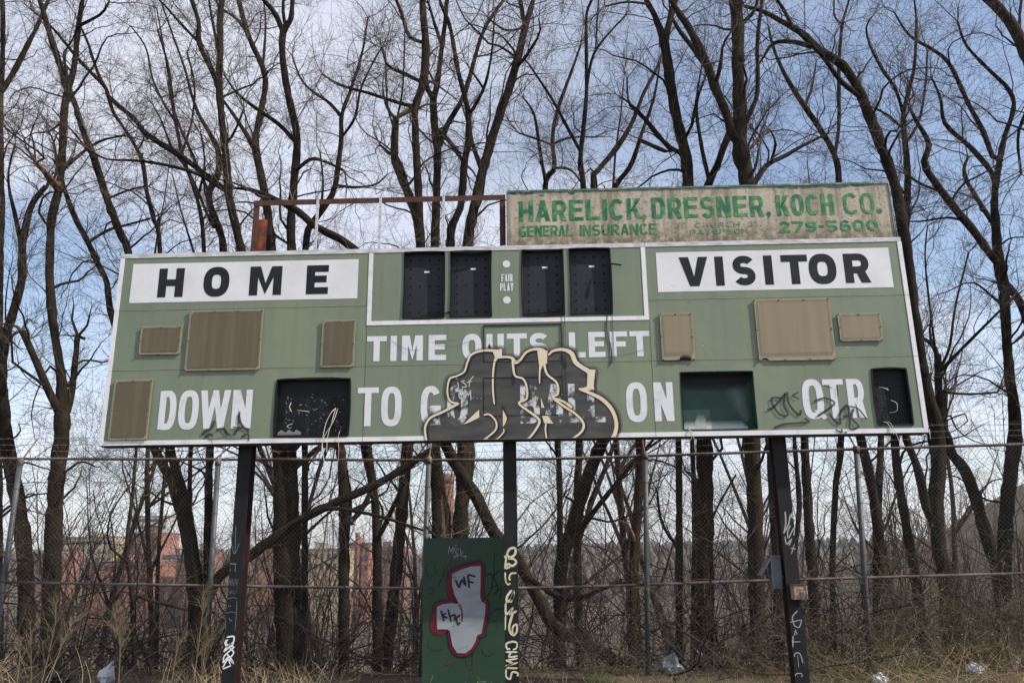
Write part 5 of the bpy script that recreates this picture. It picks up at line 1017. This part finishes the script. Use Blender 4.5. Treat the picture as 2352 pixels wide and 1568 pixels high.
 ("forked tree leaning toward the sign edge from the rusty frame", 4.5, [[(1050, 1545, 34), (1054, 1234, 32), (1069, 1112, 30), (1075, 1026, 28), (1050, 760, 23), (1034, 548, 20), (1058, 475, 17), (1065, 387, 17), (1076, 316, 17), (1076, 264, 14), (1065, 211, 12), (1051, 158, 11), (1034, 63, 10), (1016, 18, 8), (1005, -20, 6)], [(1078, 262, 9), (1111, 204, 7), (1129, 123, 5), (1136, 35, 4)], [(1111, 204, 6), (1095, 180, 5), (1080, 160, 4)]], 1.15),
 ("stout straight trunk slanting up past the corner of the sign", 4.0, [[(1056, 1545, 34), (1056, 1240, 32), (1066, 1026, 30), (1062, 740, 27), (1076, 548, 24), (1097, 440, 23), (1115, 369, 22), (1136, 299, 21), (1167, 211, 20), (1192, 123, 18), (1206, 63, 16), (1222, 10, 12), (1232, -30, 10)], [(1206, 63, 10), (1198, 20, 10), (1192, -20, 9)], [(1196, 145, 8), (1238, 81, 6), (1238, 46, 3)], [(1108, 395, 12), (1101, 376, 12), (1084, 325, 10), (1078, 290, 8)], [(1206, 63, 6), (1160, 70, 5), (1120, 40, 4)]], 1.15),
 ("small many-stemmed tree above the HARELICK lettering", 6.8, [[(1282, 1545, 16), (1286, 1238, 14), (1282, 1022, 13), (1265, 700, 13), (1252, 436, 13), (1273, 387, 12), (1269, 316, 10), (1283, 246, 9), (1315, 158, 7), (1333, 105, 5)], [(1255, 430, 9), (1241, 351, 8), (1227, 264, 6), (1202, 225, 4)], [(1269, 334, 6), (1234, 320, 5), (1192, 306, 4)], [(1272, 330, 6), (1310, 316, 5), (1365, 315, 4)], [(1273, 385, 6), (1310, 390, 5), (1335, 420, 4)]], 1.2),
 ("slim upright tree with a narrow fork above the DRESNER lettering", 5.8, [[(1330, 1545, 20), (1326, 1184, 18), (1330, 1022, 16), (1338, 700, 14), (1340, 436, 13), (1333, 369, 12), (1340, 299, 11), (1347, 211, 10), (1347, 123, 9), (1347, 35, 7), (1364, -10, 6)], [(1333, 348, 8), (1297, 281, 7), (1262, 218, 6), (1210, 141, 4)], [(1348, 197, 7), (1368, 116, 6), (1438, 35, 4)], [(1368, 116, 4), (1372, 40, 4), (1375, 0, 3)]], 1.15),
 ("tilted pair of stems rising past the DRESNER lettering", 7.2, [[(1470, 1545, 22), (1456, 1300, 21), (1470, 1022, 19), (1420, 700, 16), (1364, 432, 14), (1378, 387, 13), (1413, 344, 13), (1449, 288, 11), (1480, 211, 9), (1508, 158, 7), (1530, 90, 5)], [(1400, 600, 13), (1405, 520, 12), (1413, 432, 12), (1449, 380, 11), (1473, 309, 9), (1501, 228, 7), (1515, 150, 4)], [(1540, 350, 9), (1500, 300, 8), (1470, 262, 7), (1445, 240, 5), (1440, 180, 4)]], 1.3),
 ("heavy trunk with a wide high fork above the DRESNER lettering", 4.3, [[(1618, 1545, 42), (1620, 1184, 37), (1618, 1022, 34), (1605, 700, 30), (1582, 428, 26), (1575, 356, 25), (1552, 262, 24), (1537, 169, 23), (1526, 101, 22), (1504, 37, 14), (1482, -5, 12)], [(1526, 101, 14), (1541, 37, 14), (1552, 0, 13), (1558, -40, 11)], [(1570, 355, 11), (1530, 332, 10), (1492, 285, 9), (1462, 252, 7), (1430, 225, 4)], [(1570, 320, 8), (1590, 285, 7), (1600, 220, 5), (1612, 150, 4)], [(1490, 10, 6), (1440, 5, 5), (1390, 15, 4)]], 1.2),
 ("mossy leaning trunk that rises from behind the middle post to a heavy neighbour", 5.0, [[(1285, 1545, 30), (1286, 1330, 28), (1300, 1256, 27), (1322, 1184, 28), (1350, 1094, 29), (1380, 1022, 29), (1470, 800, 26), (1560, 580, 22), (1625, 428, 18), (1650, 372, 17), (1670, 315, 15), (1690, 260, 9)], [(1300, 1270, 14), (1360, 1180, 12), (1440, 1080, 10), (1500, 1010, 7)], [(1630, 420, 10), (1610, 330, 9), (1600, 240, 7), (1620, 180, 5)]], .9),
 ("thickest tree of the row with a great side fork above the KOCH lettering", 4.1, [[(1742, 1545, 34), (1735, 1184, 34), (1728, 1022, 34), (1722, 700, 37), (1717, 428, 38), (1702, 356, 36), (1699, 300, 34), (1699, 244, 30), (1695, 150, 30), (1695, 75, 28), (1688, 0, 27)],
   [(1692, 325, 24), (1680, 300, 22), (1669, 262, 20), (1642, 199, 20), (1620, 139, 18), (1582, 64, 16), (1556, 26, 13), (1535, -10, 10)], [(1645, 205, 12), (1631, 169, 12), (1601, 124, 11), (1556, 64, 9), (1540, 30, 7)], [(1705, 290, 13), (1725, 255, 12), (1740, 206, 10), (1740, 94, 9), (1751, 0, 8)], [(1715, 425, 14), (1732, 420, 14), (1762, 379, 12), (1807, 356, 10), (1845, 334, 8), (1901, 307, 5)], [(1770, 375, 7), (1781, 330, 6), (1770, 300, 4)], ([(1710, 350, 9), (1725, 340, 8), (1742, 318, 6)],), [(1712, 420, 8), (1735, 385, 7), (1742, 345, 5)], [(1642, 199, 9), (1655, 150, 8), (1662, 100, 6), (1690, 60, 4)], [(1695, 60, 9), (1730, 30, 8), (1740, 0, 6)]], 1.3),
 ("slim tilted tree with a straight side stem above the CO lettering", 5.6, [[(1915, 1450, 14), (1912, 1292, 13), (1920, 1112, 13), (1932, 1015, 13), (1935, 700, 14), (1927, 424, 14), (1916, 356, 14), (1890, 307, 13), (1845, 240, 12), (1807, 180, 10), (1777, 112, 7), (1765, 60, 4)], [(1918, 352, 8), (1927, 281, 8), (1927, 150, 8), (1935, 56, 6), (1950, 0, 5)], [(1935, 56, 4), (1918, 40, 4), (1916, 0, 3)], [(1850, 245, 5), (1865, 200, 5), (1875, 140, 3)]], 1.15),
 ("great arching tree bending back over the sign from beyond the VISITOR end", 4.0, [[(2186, 1545, 36), (2171, 1328, 34), (2157, 1256, 31), (2150, 1150, 30), (2155, 1035, 29), (2150, 975, 28), (2127, 897, 26), (2111, 800, 25), (2095, 682, 24), (2080, 565, 24), (2064, 468, 24), (2055, 424, 24), (2025, 337, 24), (1995, 262, 24), (1972, 206, 22), (1935, 150, 21), (1882, 116, 18), (1845, 79, 16), (1807, 56, 13), (1751, 26, 10), (1710, 15, 8)],
   [(1867, 109, 11), (1826, 97, 10), (1777, 99, 8), (1755, 130, 6), (1735, 160, 4)], [(1819, 60, 9), (1800, 22, 8), (1785, 0, 7)], [(1978, 225, 12), (1931, 187, 11), (1912, 161, 10), (1875, 112, 8), (1850, 85, 5)], [(2150, 1166, 22), (2160, 1112, 20), (2164, 1004, 18), (2172, 900, 10)], [(2132, 1180, 20), (2110, 1084, 19), (2081, 1004, 17), (2060, 900, 11)]], 1.1),
 ("vine-wrapped tree with wavy upper stems just past the sign", 5.0, [[(2128, 1525, 28), (2114, 1400, 24), (2096, 1292, 22), (2081, 1202, 20), (2063, 1094, 18), (2056, 1004, 18), (2060, 800, 17), (2075, 600, 16), (2085, 430, 15), (2080, 340, 13), (2075, 262, 11), (2090, 200, 9), (2100, 150, 8), (2105, 60, 6), (2100, 0, 4)], [(2075, 262, 8), (2055, 200, 7), (2032, 169, 7), (1998, 105, 5), (1990, 60, 4), (2010, 30, 3)], [(2080, 330, 7), (2110, 280, 6), (2125, 200, 5), (2130, 120, 4)], [(2078, 300, 6), (2040, 265, 5), (2000, 245, 4)]], 1.5),
 ("pollarded stump-topped tree sprouting long shoots beyond the VISITOR end", 4.4, [[(2320, 1545, 28), (2290, 1310, 26), (2272, 1256, 26), (2247, 1166, 26), (2218, 1084, 24), (2185, 1038, 24), (2165, 975, 22), (2156, 897, 18), (2154, 815, 17)], [(2156, 850, 7), (2180, 800, 6), (2195, 700, 5), (2225, 580, 4)], [(2152, 830, 6), (2140, 740, 5), (2125, 600, 4), (2130, 520, 3)], [(2158, 855, 8), (2210, 800, 7), (2260, 750, 6), (2320, 690, 5)], [(2160, 900, 6), (2230, 905, 5), (2290, 900, 4)]], 1.35),
 ("big crooked tree at the far end with a snaking side limb", 4.6, [[(2303, 1545, 34), (2306, 1328, 31), (2312, 1184, 30), (2322, 1076, 29), (2331, 1015, 29), (2329, 936, 24), (2318, 858, 20), (2310, 741, 20), (2306, 663, 22), (2294, 604, 24), (2287, 526, 18), (2284, 450, 16), (2295, 375, 14), (2306, 319, 12), (2329, 244, 10), (2314, 202, 9), (2276, 165, 8), (2220, 105, 6), (2200, 50, 4)],
   [(2292, 600, 18), (2276, 585, 18), (2236, 530, 17), (2197, 483, 17), (2164, 442, 16), (2126, 386, 15), (2122, 367, 14), (2134, 330, 12), (2104, 277, 9), (2090, 250, 6)], [(2284, 420, 12), (2276, 394, 12), (2227, 337, 10), (2171, 285, 8), (2160, 225, 6), (2140, 180, 4)], [(2280, 360, 11), (2257, 300, 11), (2227, 244, 10), (2182, 150, 9), (2145, 116, 8), (2089, 82, 6), (2055, 30, 4)], [(2286, 520, 11), (2276, 506, 11), (2216, 405, 9), (2224, 360, 6)], [(2164, 442, 6), (2110, 420, 6), (2085, 400, 5)], [(2300, 640, 14), (2341, 690, 18), (2360, 740, 20)]], 1.3),
 ("dark arching trunk entering over the far tree top", 3.9, [[(2450, 1545, 40), (2445, 900, 36), (2420, 400, 31), (2390, 220, 28), (2360, 130, 26), (2329, 64, 24), (2295, 22, 22), (2265, -8, 20), (2230, -30, 16)], [(2345, 100, 7), (2342, 40, 6), (2350, -20, 5)], [(2385, 210, 9), (2340, 300, 7), (2345, 400, 5)]], .8),
 ("straight twin-stemmed trunk seen under the VISITOR half near the fence post", 3.7, [[(2024, 1545, 30), (2020, 1330, 29), (2017, 1220, 23), (1999, 1094, 20), (1977, 1004, 18), (1955, 880, 13), (1945, 760, 8)], [(2018, 1230, 16), (2018, 1148, 16), (2022, 1040, 15), (2030, 900, 9)]], .7),
 ("leaning grey trunk under the board between the chalk-marked post and a fence post", 4.2, [[(1880, 1545, 23), (1866, 1330, 21), (1855, 1150, 20), (1848, 1022, 18), (1842, 850, 12), (1838, 700, 7)]], .6),
 ("dark trunk hiding behind the chalk-marked post", 4.8, [[(1792, 1545, 24), (1783, 1256, 21), (1769, 1022, 19), (1762, 850, 13), (1758, 700, 7)], [(1800, 1400, 11), (1835, 1184, 12), (1826, 1030, 10), (1820, 900, 6)]], .6),
 ("pale slim trunk under the board close to the heavy forked tree", 5.6, [[(1592, 1545, 14), (1596, 1220, 13), (1590, 1022, 11), (1580, 850, 7)], [(1594, 1300, 7), (1640, 1180, 6), (1690, 1090, 4)]], .6),
 ("thin dark trunk under the board beside the galvanised fence post", 4.4, [[(1560, 1545, 18), (1560, 1184, 16), (1559, 1022, 14), (1555, 850, 9)], [(1560, 1260, 8), (1520, 1200, 7), (1510, 1130, 5)]], .6),
 ("straight trunk under the board one step from the galvanised fence post", 4.0, [[(1452, 1545, 24), (1456, 1300, 22), (1466, 1150, 20), (1472, 1022, 19), (1480, 850, 13), (1486, 700, 8)], ([(1458, 1240, 8), (1440, 1200, 6), (1422, 1195, 4)],)], .6),
 ("brown trunk with a paler stripped limb behind the low slanting limb", 5.0, [[(790, 1560, 20), (788, 1300, 19), (800, 1150, 18), (782, 1026, 16), (770, 880, 10)], ([(735, 1026, 12), (660, 1100, 10), (655, 1180, 8)],), [(795, 1210, 12), (850, 1130, 12), (835, 1026, 14), (825, 900, 9)]], .7),
 ("upright trunk behind the low slanting limb near the green steel sheet", 4.4, [[(868, 1560, 24), (866, 1300, 22), (862, 1160, 20), (845, 1026, 17), (835, 880, 10)], [(866, 1240, 12), (905, 1160, 11), (935, 1090, 8)]], .7),
]
for ti, (lab, Y0, stems, dens) in enumerate(TREES):
    tree(lab, Y0, stems, dens * DENS * (1.35 if ti < 4 else 1.0), M_bark if ti % 3 else M_bark2, seed=200 + ti, twigm=M_twig if ti % 2 else M_twigd, bud=.5 if ti < 5 else 1.0)
# slender trees further back: three kinds, copied
def back_tree(seed):
    rg = np.random.default_rng(seed); P = grow(np.zeros((1, 3)), np.array([[0, 0, 1.0]]), np.array([13.0 + seed % 3]), 16, .05, .04, rg)[0]; R = np.linspace(.10, .012, 17); st = [(P, R)]
    for k in range(7):
        i = rg.integers(4, 13); d = nrm(np.array([[*rg.normal(0, .7, 2), .9]])); q = grow(P[i][None], d, np.array([rg.uniform(2, 4)]), 8, .12, .06, rg)[0]; st.append((q, np.linspace(R[i] * .6, .008, 9)))
    V, Q, BV, BQ, _ = crown(np.zeros(3), st, .75, None, .5, seed, 1.0); tr = [bark_tube(a, r, 6) for a, r in st]
    tV = []; tF = []
    for v, f in tr: o = len(tV); tV += list(v); tF += [tuple(i + o for i in q) for q in f]
    return mesh_from("trunk", tV, tF, M_bark2, True), np_mesh("crown", V, Q, M_twig), np_mesh("buds", BV, BQ, M_bud)
KB = [back_tree(s) for s in (31, 32, 33)]
spots = [(-9.5, 11), (-7.8, 14), (-5.6, 12), (-3.4, 15), (-1.6, 12.5), (.8, 14), (2.9, 11.5), (4.6, 15), (6.3, 12), (8.0, 14.5), (9.8, 11.5), (11.8, 13), (-12, 13), (-.4, 17), (5.4, 18), (-6.6, 18)]
for k, (x, y) in enumerate(spots):
    z = float(gz(x, y)) - .2; B = thing("slender_tree", (x, y, z), "slender bare tree standing further down the slope behind the front row", "tree", "slender trees down the slope"); B.rotation_euler.z = random.uniform(0, 6.28); s = random.uniform(.95, 1.25); B.scale = (s, s, s)
    for nm, me in zip(("trunk", "crown", "buds"), KB[k % 3]):
        c = link(bpy.data.objects.new(nm, me)); c.parent = B
        if nm == "buds": c["kind"] = "stuff"

# ------------------------------------------------------------------ brambles, thicket, vines
def thicket(n, xr, yr, hs, r, seed, arch=-.06, k2=6, k3=3, budn=0, mat_=None, name="bramble_thicket", label="", spread_=.8, z0=None, l2=(.3, .9), wander=.13):
    rg = np.random.default_rng(seed); x = rg.uniform(*xr, n); y = rg.uniform(*yr, n); P0 = np.stack([x, y, gz(x, y) - .05 if z0 is None else rg.uniform(*z0, n)], 1)
    D = np.stack([rg.normal(0, spread_, n), rg.normal(0, spread_ * .6, n), rg.uniform(.5, 1.3, n)], 1); L = rg.uniform(*hs, n); r0 = np.clip(rg.normal(r, r * .35, n), r * .4, r * 2.2)
    b1 = grow(P0, D, L, 9, wander, arch, rg); parts = [strands(b1, r0, r0 * .35)]
    P, D, rr, i = children(b1, r0, r0 * .35, n * k2, .1, 1, (.4, 1.2), rg); b2 = grow(P, D, rg.uniform(*l2, len(P)), 5, .2, .0, rg); r2 = np.clip(rr * .6, .002, .008); parts.append(strands(b2, r2, r2 * .6, 3, True))
    n3 = n * k2 * k3; P, D, rr, i = children(b2, r2, r2 * .5, n3, .1, 1, (.4, 1.2), rg); b3 = grow(P, D, rg.uniform(.08, .3, n3), 2, .26, .0, rg); r3 = np.clip(rr * .7, .0014, .003); parts.append(strands(b3, r3, r3 * .8, 3, True))
    V, Q = join(parts); o = link(bpy.data.objects.new(name, np_mesh(name, V, Q, mat_ or M_twigd))); tag(o, label, "brush", None, "stuff"); TRI[0] += len(Q[0]) * 2 + len(Q[1])
    if budn:
        k = rg.integers(0, n3, budn); bp = b3[k, rg.integers(0, 3, budn)]; a = nrm(rg.normal(0, 1, (budn, 3))) * rg.uniform(.007, .018, budn)[:, None]; c = nrm(np.cross(a, rg.normal(0, 1, (budn, 3)))) * .006
        BV = np.stack([bp, bp + a * .6 + c, bp + a * 1.4, bp + a * .6 - c], 1).reshape(-1, 3); o2_ = link(bpy.data.objects.new("young_leaves", np_mesh("young_leaves", BV, np.arange(budn * 4).reshape(-1, 4), M_bud))); o2_.parent = o; o2_["kind"] = "stuff"
    return o
M_cane = mat("brown canes", (.018, .012, .009), (.042, .029, .021), 2, .85); M_straw = mat("straw stalks", (.46, .34, .18), (.60, .47, .27), 3, .8); M_tanbr = mat("tan brush", (.10, .072, .046), (.19, .142, .09), 2.5, .85)
thicket(300, (-10, 10), (2.6, 5.0), (1.8, 4.2), .012, 41, wander=.2, label="tangled dark brambles growing behind the chain link fence", mat_=M_cane, k2=6, k3=3, l2=(.4, 1.3))
thicket(200, (-10, 10), (3.0, 8.5), (2.5, 5.0), .016, 42, wander=.2, arch=-.02, label="tangled saplings among the trunks behind the fence", mat_=M_cane, k2=6, k3=3, spread_=1.0)
thicket(240, (3.9, 10.5), (1.6, 3.6), (.8, 2.6), .0055, 43, arch=-.07, label="tan brush budding green along the fence past the chalk-marked post", mat_=M_tanbr, k2=7, k3=4, budn=5200)
thicket(110, (-10, -.2), (1.9, 3.2), (.5, 1.6), .004, 44, arch=-.05, label="low dry brush along the fence foot by the tagged post", mat_=M_cane, k2=5, k3=3)
thicket(80, (.3, 4.0), (1.8, 3.0), (.6, 2.0), .0045, 45, arch=-.07, label="low brown brush along the fence foot near the middle post", mat_=M_tanbr, k2=6, k3=3, budn=700)
thicket(46, (-10, 10), (2.2, 2.42), (.7, 1.8), .0045, 46, arch=-.02, label="bare vines woven through the fence mesh and rails", mat_=M_tanbr, k2=7, k3=3, z0=(.8, 3.2), spread_=1.4, budn=500)
thicket(60, (6.0, 8.6), (1.9, 3.0), (1.2, 2.4), .005, 47, arch=-.06, label="greening bush at the far fence end", mat_=M_tanbr, k2=7, k3=4, budn=4200)

# dry grass, green tufts
def grass(n, xr, yr, h, r, seed, m_, name, label, dens=None, lean=.55):
    rg = np.random.default_rng(seed); x = rg.uniform(*xr, n); y = rg.uniform(*yr, n)
    if dens is not None: k = rg.random(n) < dens(x, y); x, y = x[k], y[k]; n = len(x)
    D = np.stack([rg.normal(0, lean, n), rg.normal(0, lean, n), np.ones(n)], 1); L = rg.uniform(*h, n); b = grow(np.stack([x, y, gz(x, y) - .02], 1), D, L, 4, .1, -.14, rg)
    V, Q = strands(b, np.full(n, r), np.full(n, r * .4), 3, True); o = link(bpy.data.objects.new(name, np_mesh(name, V, Q, m_))); tag(o, label, "grass", None, "stuff")
M_green = mat("fresh grass", (.10, .17, .03), (.15, .2, .045), 4, .7)
grass(5000, (-10, 10), (-1.5, 3.2), (.06, .28), .0026, 51, M_straw, "dry_grass", "dry straw grass along the foot of the fence", lambda x, y: .35 + .5 * (np.sin(x * 1.3 + 2) > .2))
grass(700, (-8.6, -5.4), (-.2, 1.9), (.4, .9), .0030, 52, M_straw, "dry_grass", "tall pale dry grass below the HOME end", lambda x, y: np.clip((-6.4 - x) / 1.2, .06, 1), .35)
grass(330, (-4.8, -2.4), (.5, 1.9), (.3, .7), .0028, 55, M_straw, "dry_grass", "leaning dry grass around the white-tagged post", None, .6)
grass(480, (4.6, 9), (.9, 2.5), (.4, .95), .0028, 53, M_straw, "dry_grass", "long leaning dry stems at the fence foot past the chalk-marked post", None, .75)
grass(4200, (1.0, 10), (.4, 2.8), (.08, .22), .0030, 54, M_green, "green_grass", "short fresh green grass at the foot of the fence", lambda x, y: (np.sin(x * 2.1) * np.sin(x * .7 + 1) > .05) * .9 + .1)

# tall dry weeds
def weed(px, lab, Y=1.55, seed=0, n=26, fine=0):
    rg = np.random.default_rng(seed); W = np.array([at(x, y, Y) for x, y in px]); W, _ = smooth2(W, np.ones(len(W)), sub=5); b = np.array([W[0][0], Y, float(gz(W[0][0], Y)) - .03]); W = np.vstack([b, W[W[:, 2] > b[2] + .05]])
    T = thing("dry_weed", b, lab, "weed", "dry weeds in front of the fence"); MB().tube(W, np.linspace(.0095, .003, len(W)), 5).obj("stalk", M_straw, T, True)
    L = np.linalg.norm(W[-1] - W[0]); s = W[None]; m_ = 0; r0 = np.array([.006]); P, D, r, i = children(s, r0, r0 * .4, n, .22, 1, (.45, .8), rg); u = np.clip((P[:, 2] - b[2]) / L, 0, 1)
    b2 = grow(P, D, (1.05 - u) * L * .55 * rg.uniform(.6, 1.1, n) + .06, 6, .06, .07, rg); parts = [strands(b2, np.full(n, .0048), np.full(n, .002))]
    m_ = n * 3; P, D, r, i = children(b2, np.full(n, .0048), np.full(n, .002), m_, .15, 1, (.3, .8), rg); b3 = grow(P, D, rg.uniform(.06, .24, m_), 3, .1, .04, rg); parts.append(strands(b3, np.full(m_, .0022), np.full(m_, .0012)))
    if fine:
        P, D, r, i = children(b3, np.full(m_, .0014), np.full(m_, .0008), fine, .2, 1, (.4, 1.3), rg); b4 = grow(P, D, rg.uniform(.015, .05, fine), 2, .2, 0, rg); parts.append(strands(b4, np.full(fine, .0016), np.full(fine, .0008)))
    V, Q = join(parts); o = link(bpy.data.objects.new("branchlets", np_mesh("branchlets", V - b, Q, M_straw))); o.parent = T; o["kind"] = "stuff"
weed([(96, 1566), (112, 1503), (127, 1430), (129, 1384)], "tall straw-coloured weed with wide upswept branches below the HOME corner", 1.5, 61, 22)
weed([(112, 1566), (135, 1500), (160, 1440), (176, 1420)], "second branching weed leaning out beside the wide upswept one", 1.35, 62, 18)
weed([(273, 1566), (276, 1483), (268, 1440), (262, 1408)], "feathery seed-headed weed beside the white plastic bag", 1.6, 63, 24, 500)
weed([(445, 1566), (458, 1464), (466, 1399), (465, 1366)], "tallest dry weed close to the white-tagged post", 1.45, 64, 24)
weed([(462, 1566), (470, 1500), (478, 1450)], "short dry weed at the side of the tallest weed", 1.6, 65, 18)
weed([(40, 1566), (46, 1503), (44, 1478)], "yellowish stiff weed among the tall pale grass", 1.3, 66, 16)
weed([(72, 1566), (71, 1480), (69, 1425)], "thin single-stem weed between the grass and the upswept weed", 1.7, 67, 14)
weed([(395, 1566), (405, 1500), (415, 1470)], "sparse weed midway between the white bag and the tagged post", 1.5, 68, 16)

# ------------------------------------------------------------------ litter
def crumple(name, lab, px, wpx, hpx, Y, m_, cat, seed, peak=None, sub=3):
    rg = random.Random(seed); p = at(px[0], px[1], Y); s = depth(p) / FPX; w, h = wpx * s, hpx * s; z0 = max(float(gz(p[0], Y)) - .02, p[2])
    bm = bmesh.new(); bmesh.ops.create_icosphere(bm, subdivisions=sub, radius=1.0); ph = [rg.uniform(0, 6) for _ in range(6)]
    for v in bm.verts:
        q = v.co; k = 1 + .22 * math.sin(5 * q.x + ph[0]) * math.sin(4 * q.z + ph[1]) + .16 * math.sin(9 * q.y + 7 * q.x + ph[2]) + .10 * math.sin(15 * q.z + 11 * q.y + ph[3]) + rg.uniform(-.05, .05)
        q *= k; zz_ = max(q.z, -.55)
        if peak: q.x = q.x * (1 - .5 * max(0, zz_)) + peak * max(0, zz_) ** 2; q.y *= (1 - .5 * max(0, zz_))
        v.co = Vector((q.x * w * .5, q.y * w * .38, (zz_ + .55) / 1.55 * h))
    me = bpy.data.meshes.new(name); bm.to_mesh(me); bm.free(); me.materials.append(m_)
    o = link(bpy.data.objects.new(name, me)); o.location = (p[0], Y, z0); return tag(o, lab, cat)
M_bag = mat("white plastic bag", (.55, .55, .58), (.42, .42, .46), 9, .35, spec=.5); M_bagb = mat("black plastic bag", (.012, .012, .014), rough=.3, spec=.6); M_bagg = mat("grey blue plastic", (.20, .23, .26), (.30, .33, .36), 8, .3); M_rock = mat("pale stone", (.36, .33, .28), (.24, .22, .18), 8, .9)
crumple("plastic_bag", "white plastic bag with a peaked corner lying among the dry weeds", (243, 1566), 36, 40, 1.75, M_bag, "bag", 71, .45)
crumple("plastic_bag", "dirty white bag at the grass edge by the galvanised fence post", (2021, 1575), 32, 24, 1.5, M_bag, "bag", 72)
crumple("plastic_bag", "torn pale bag in the grass between two leaning trunks", (2243, 1560), 42, 24, 1.9, M_bag, "bag", 73, -.2)
crumple("plastic_bag", "whitish bag under the greening bush at the fence end", (2337, 1546), 24, 34, 2.05, M_bag, "bag", 74)
crumple("plastic_sheet", "grey-blue plastic sheeting bundled behind the fence", (1540, 1545), 52, 40, 2.7, M_bagg, "litter", 75, .3)
crumple("plastic_bag", "black rubbish bag at the foot of the heavy forked tree", (1606, 1560), 34, 44, 2.9, M_bagb, "bag", 76)
crumple("plastic_bag", "black rubbish bag flattened in the weeds below the HOME end", (130, 1568), 56, 22, 1.9, M_bagb, "bag", 77)
crumple("plastic_bag", "small black bag snagged on the low slanting limb", (801, 1206), 24, 20, 3.15, M_bagb, "bag", 78).location.z = float(at(801, 1206, 3.15)[2])
crumple("stone", "pale stone leaning at the foot of a trunk past the fence post", (2108, 1552), 16, 40, 2.6, M_rock, "stone", 79)
# ------------------------------------------------------------------ the air over the valley
hz = bpy.data.materials.new("valley haze"); hz.use_nodes = True; t_ = hz.node_tree; t_.nodes.clear(); ho = N(t_, "ShaderNodeOutputMaterial")
hv = N(t_, "ShaderNodeVolumePrincipled", i_Density=HAZE); hv.inputs["Color"].default_value = (.88, .92, 1.0, 1); hv.inputs["Anisotropy"].default_value = .2; t_.links.new(hv.outputs[0], ho.inputs["Volume"])
if HAZE:
    o = MB().box(-2600, 2600, -500, 3600, -60, 60).obj("haze", hz); tag(o, "thin pale air lying over the whole valley", "haze", None, "stuff")
print("approx triangles in trees and brush:", TRI[0])
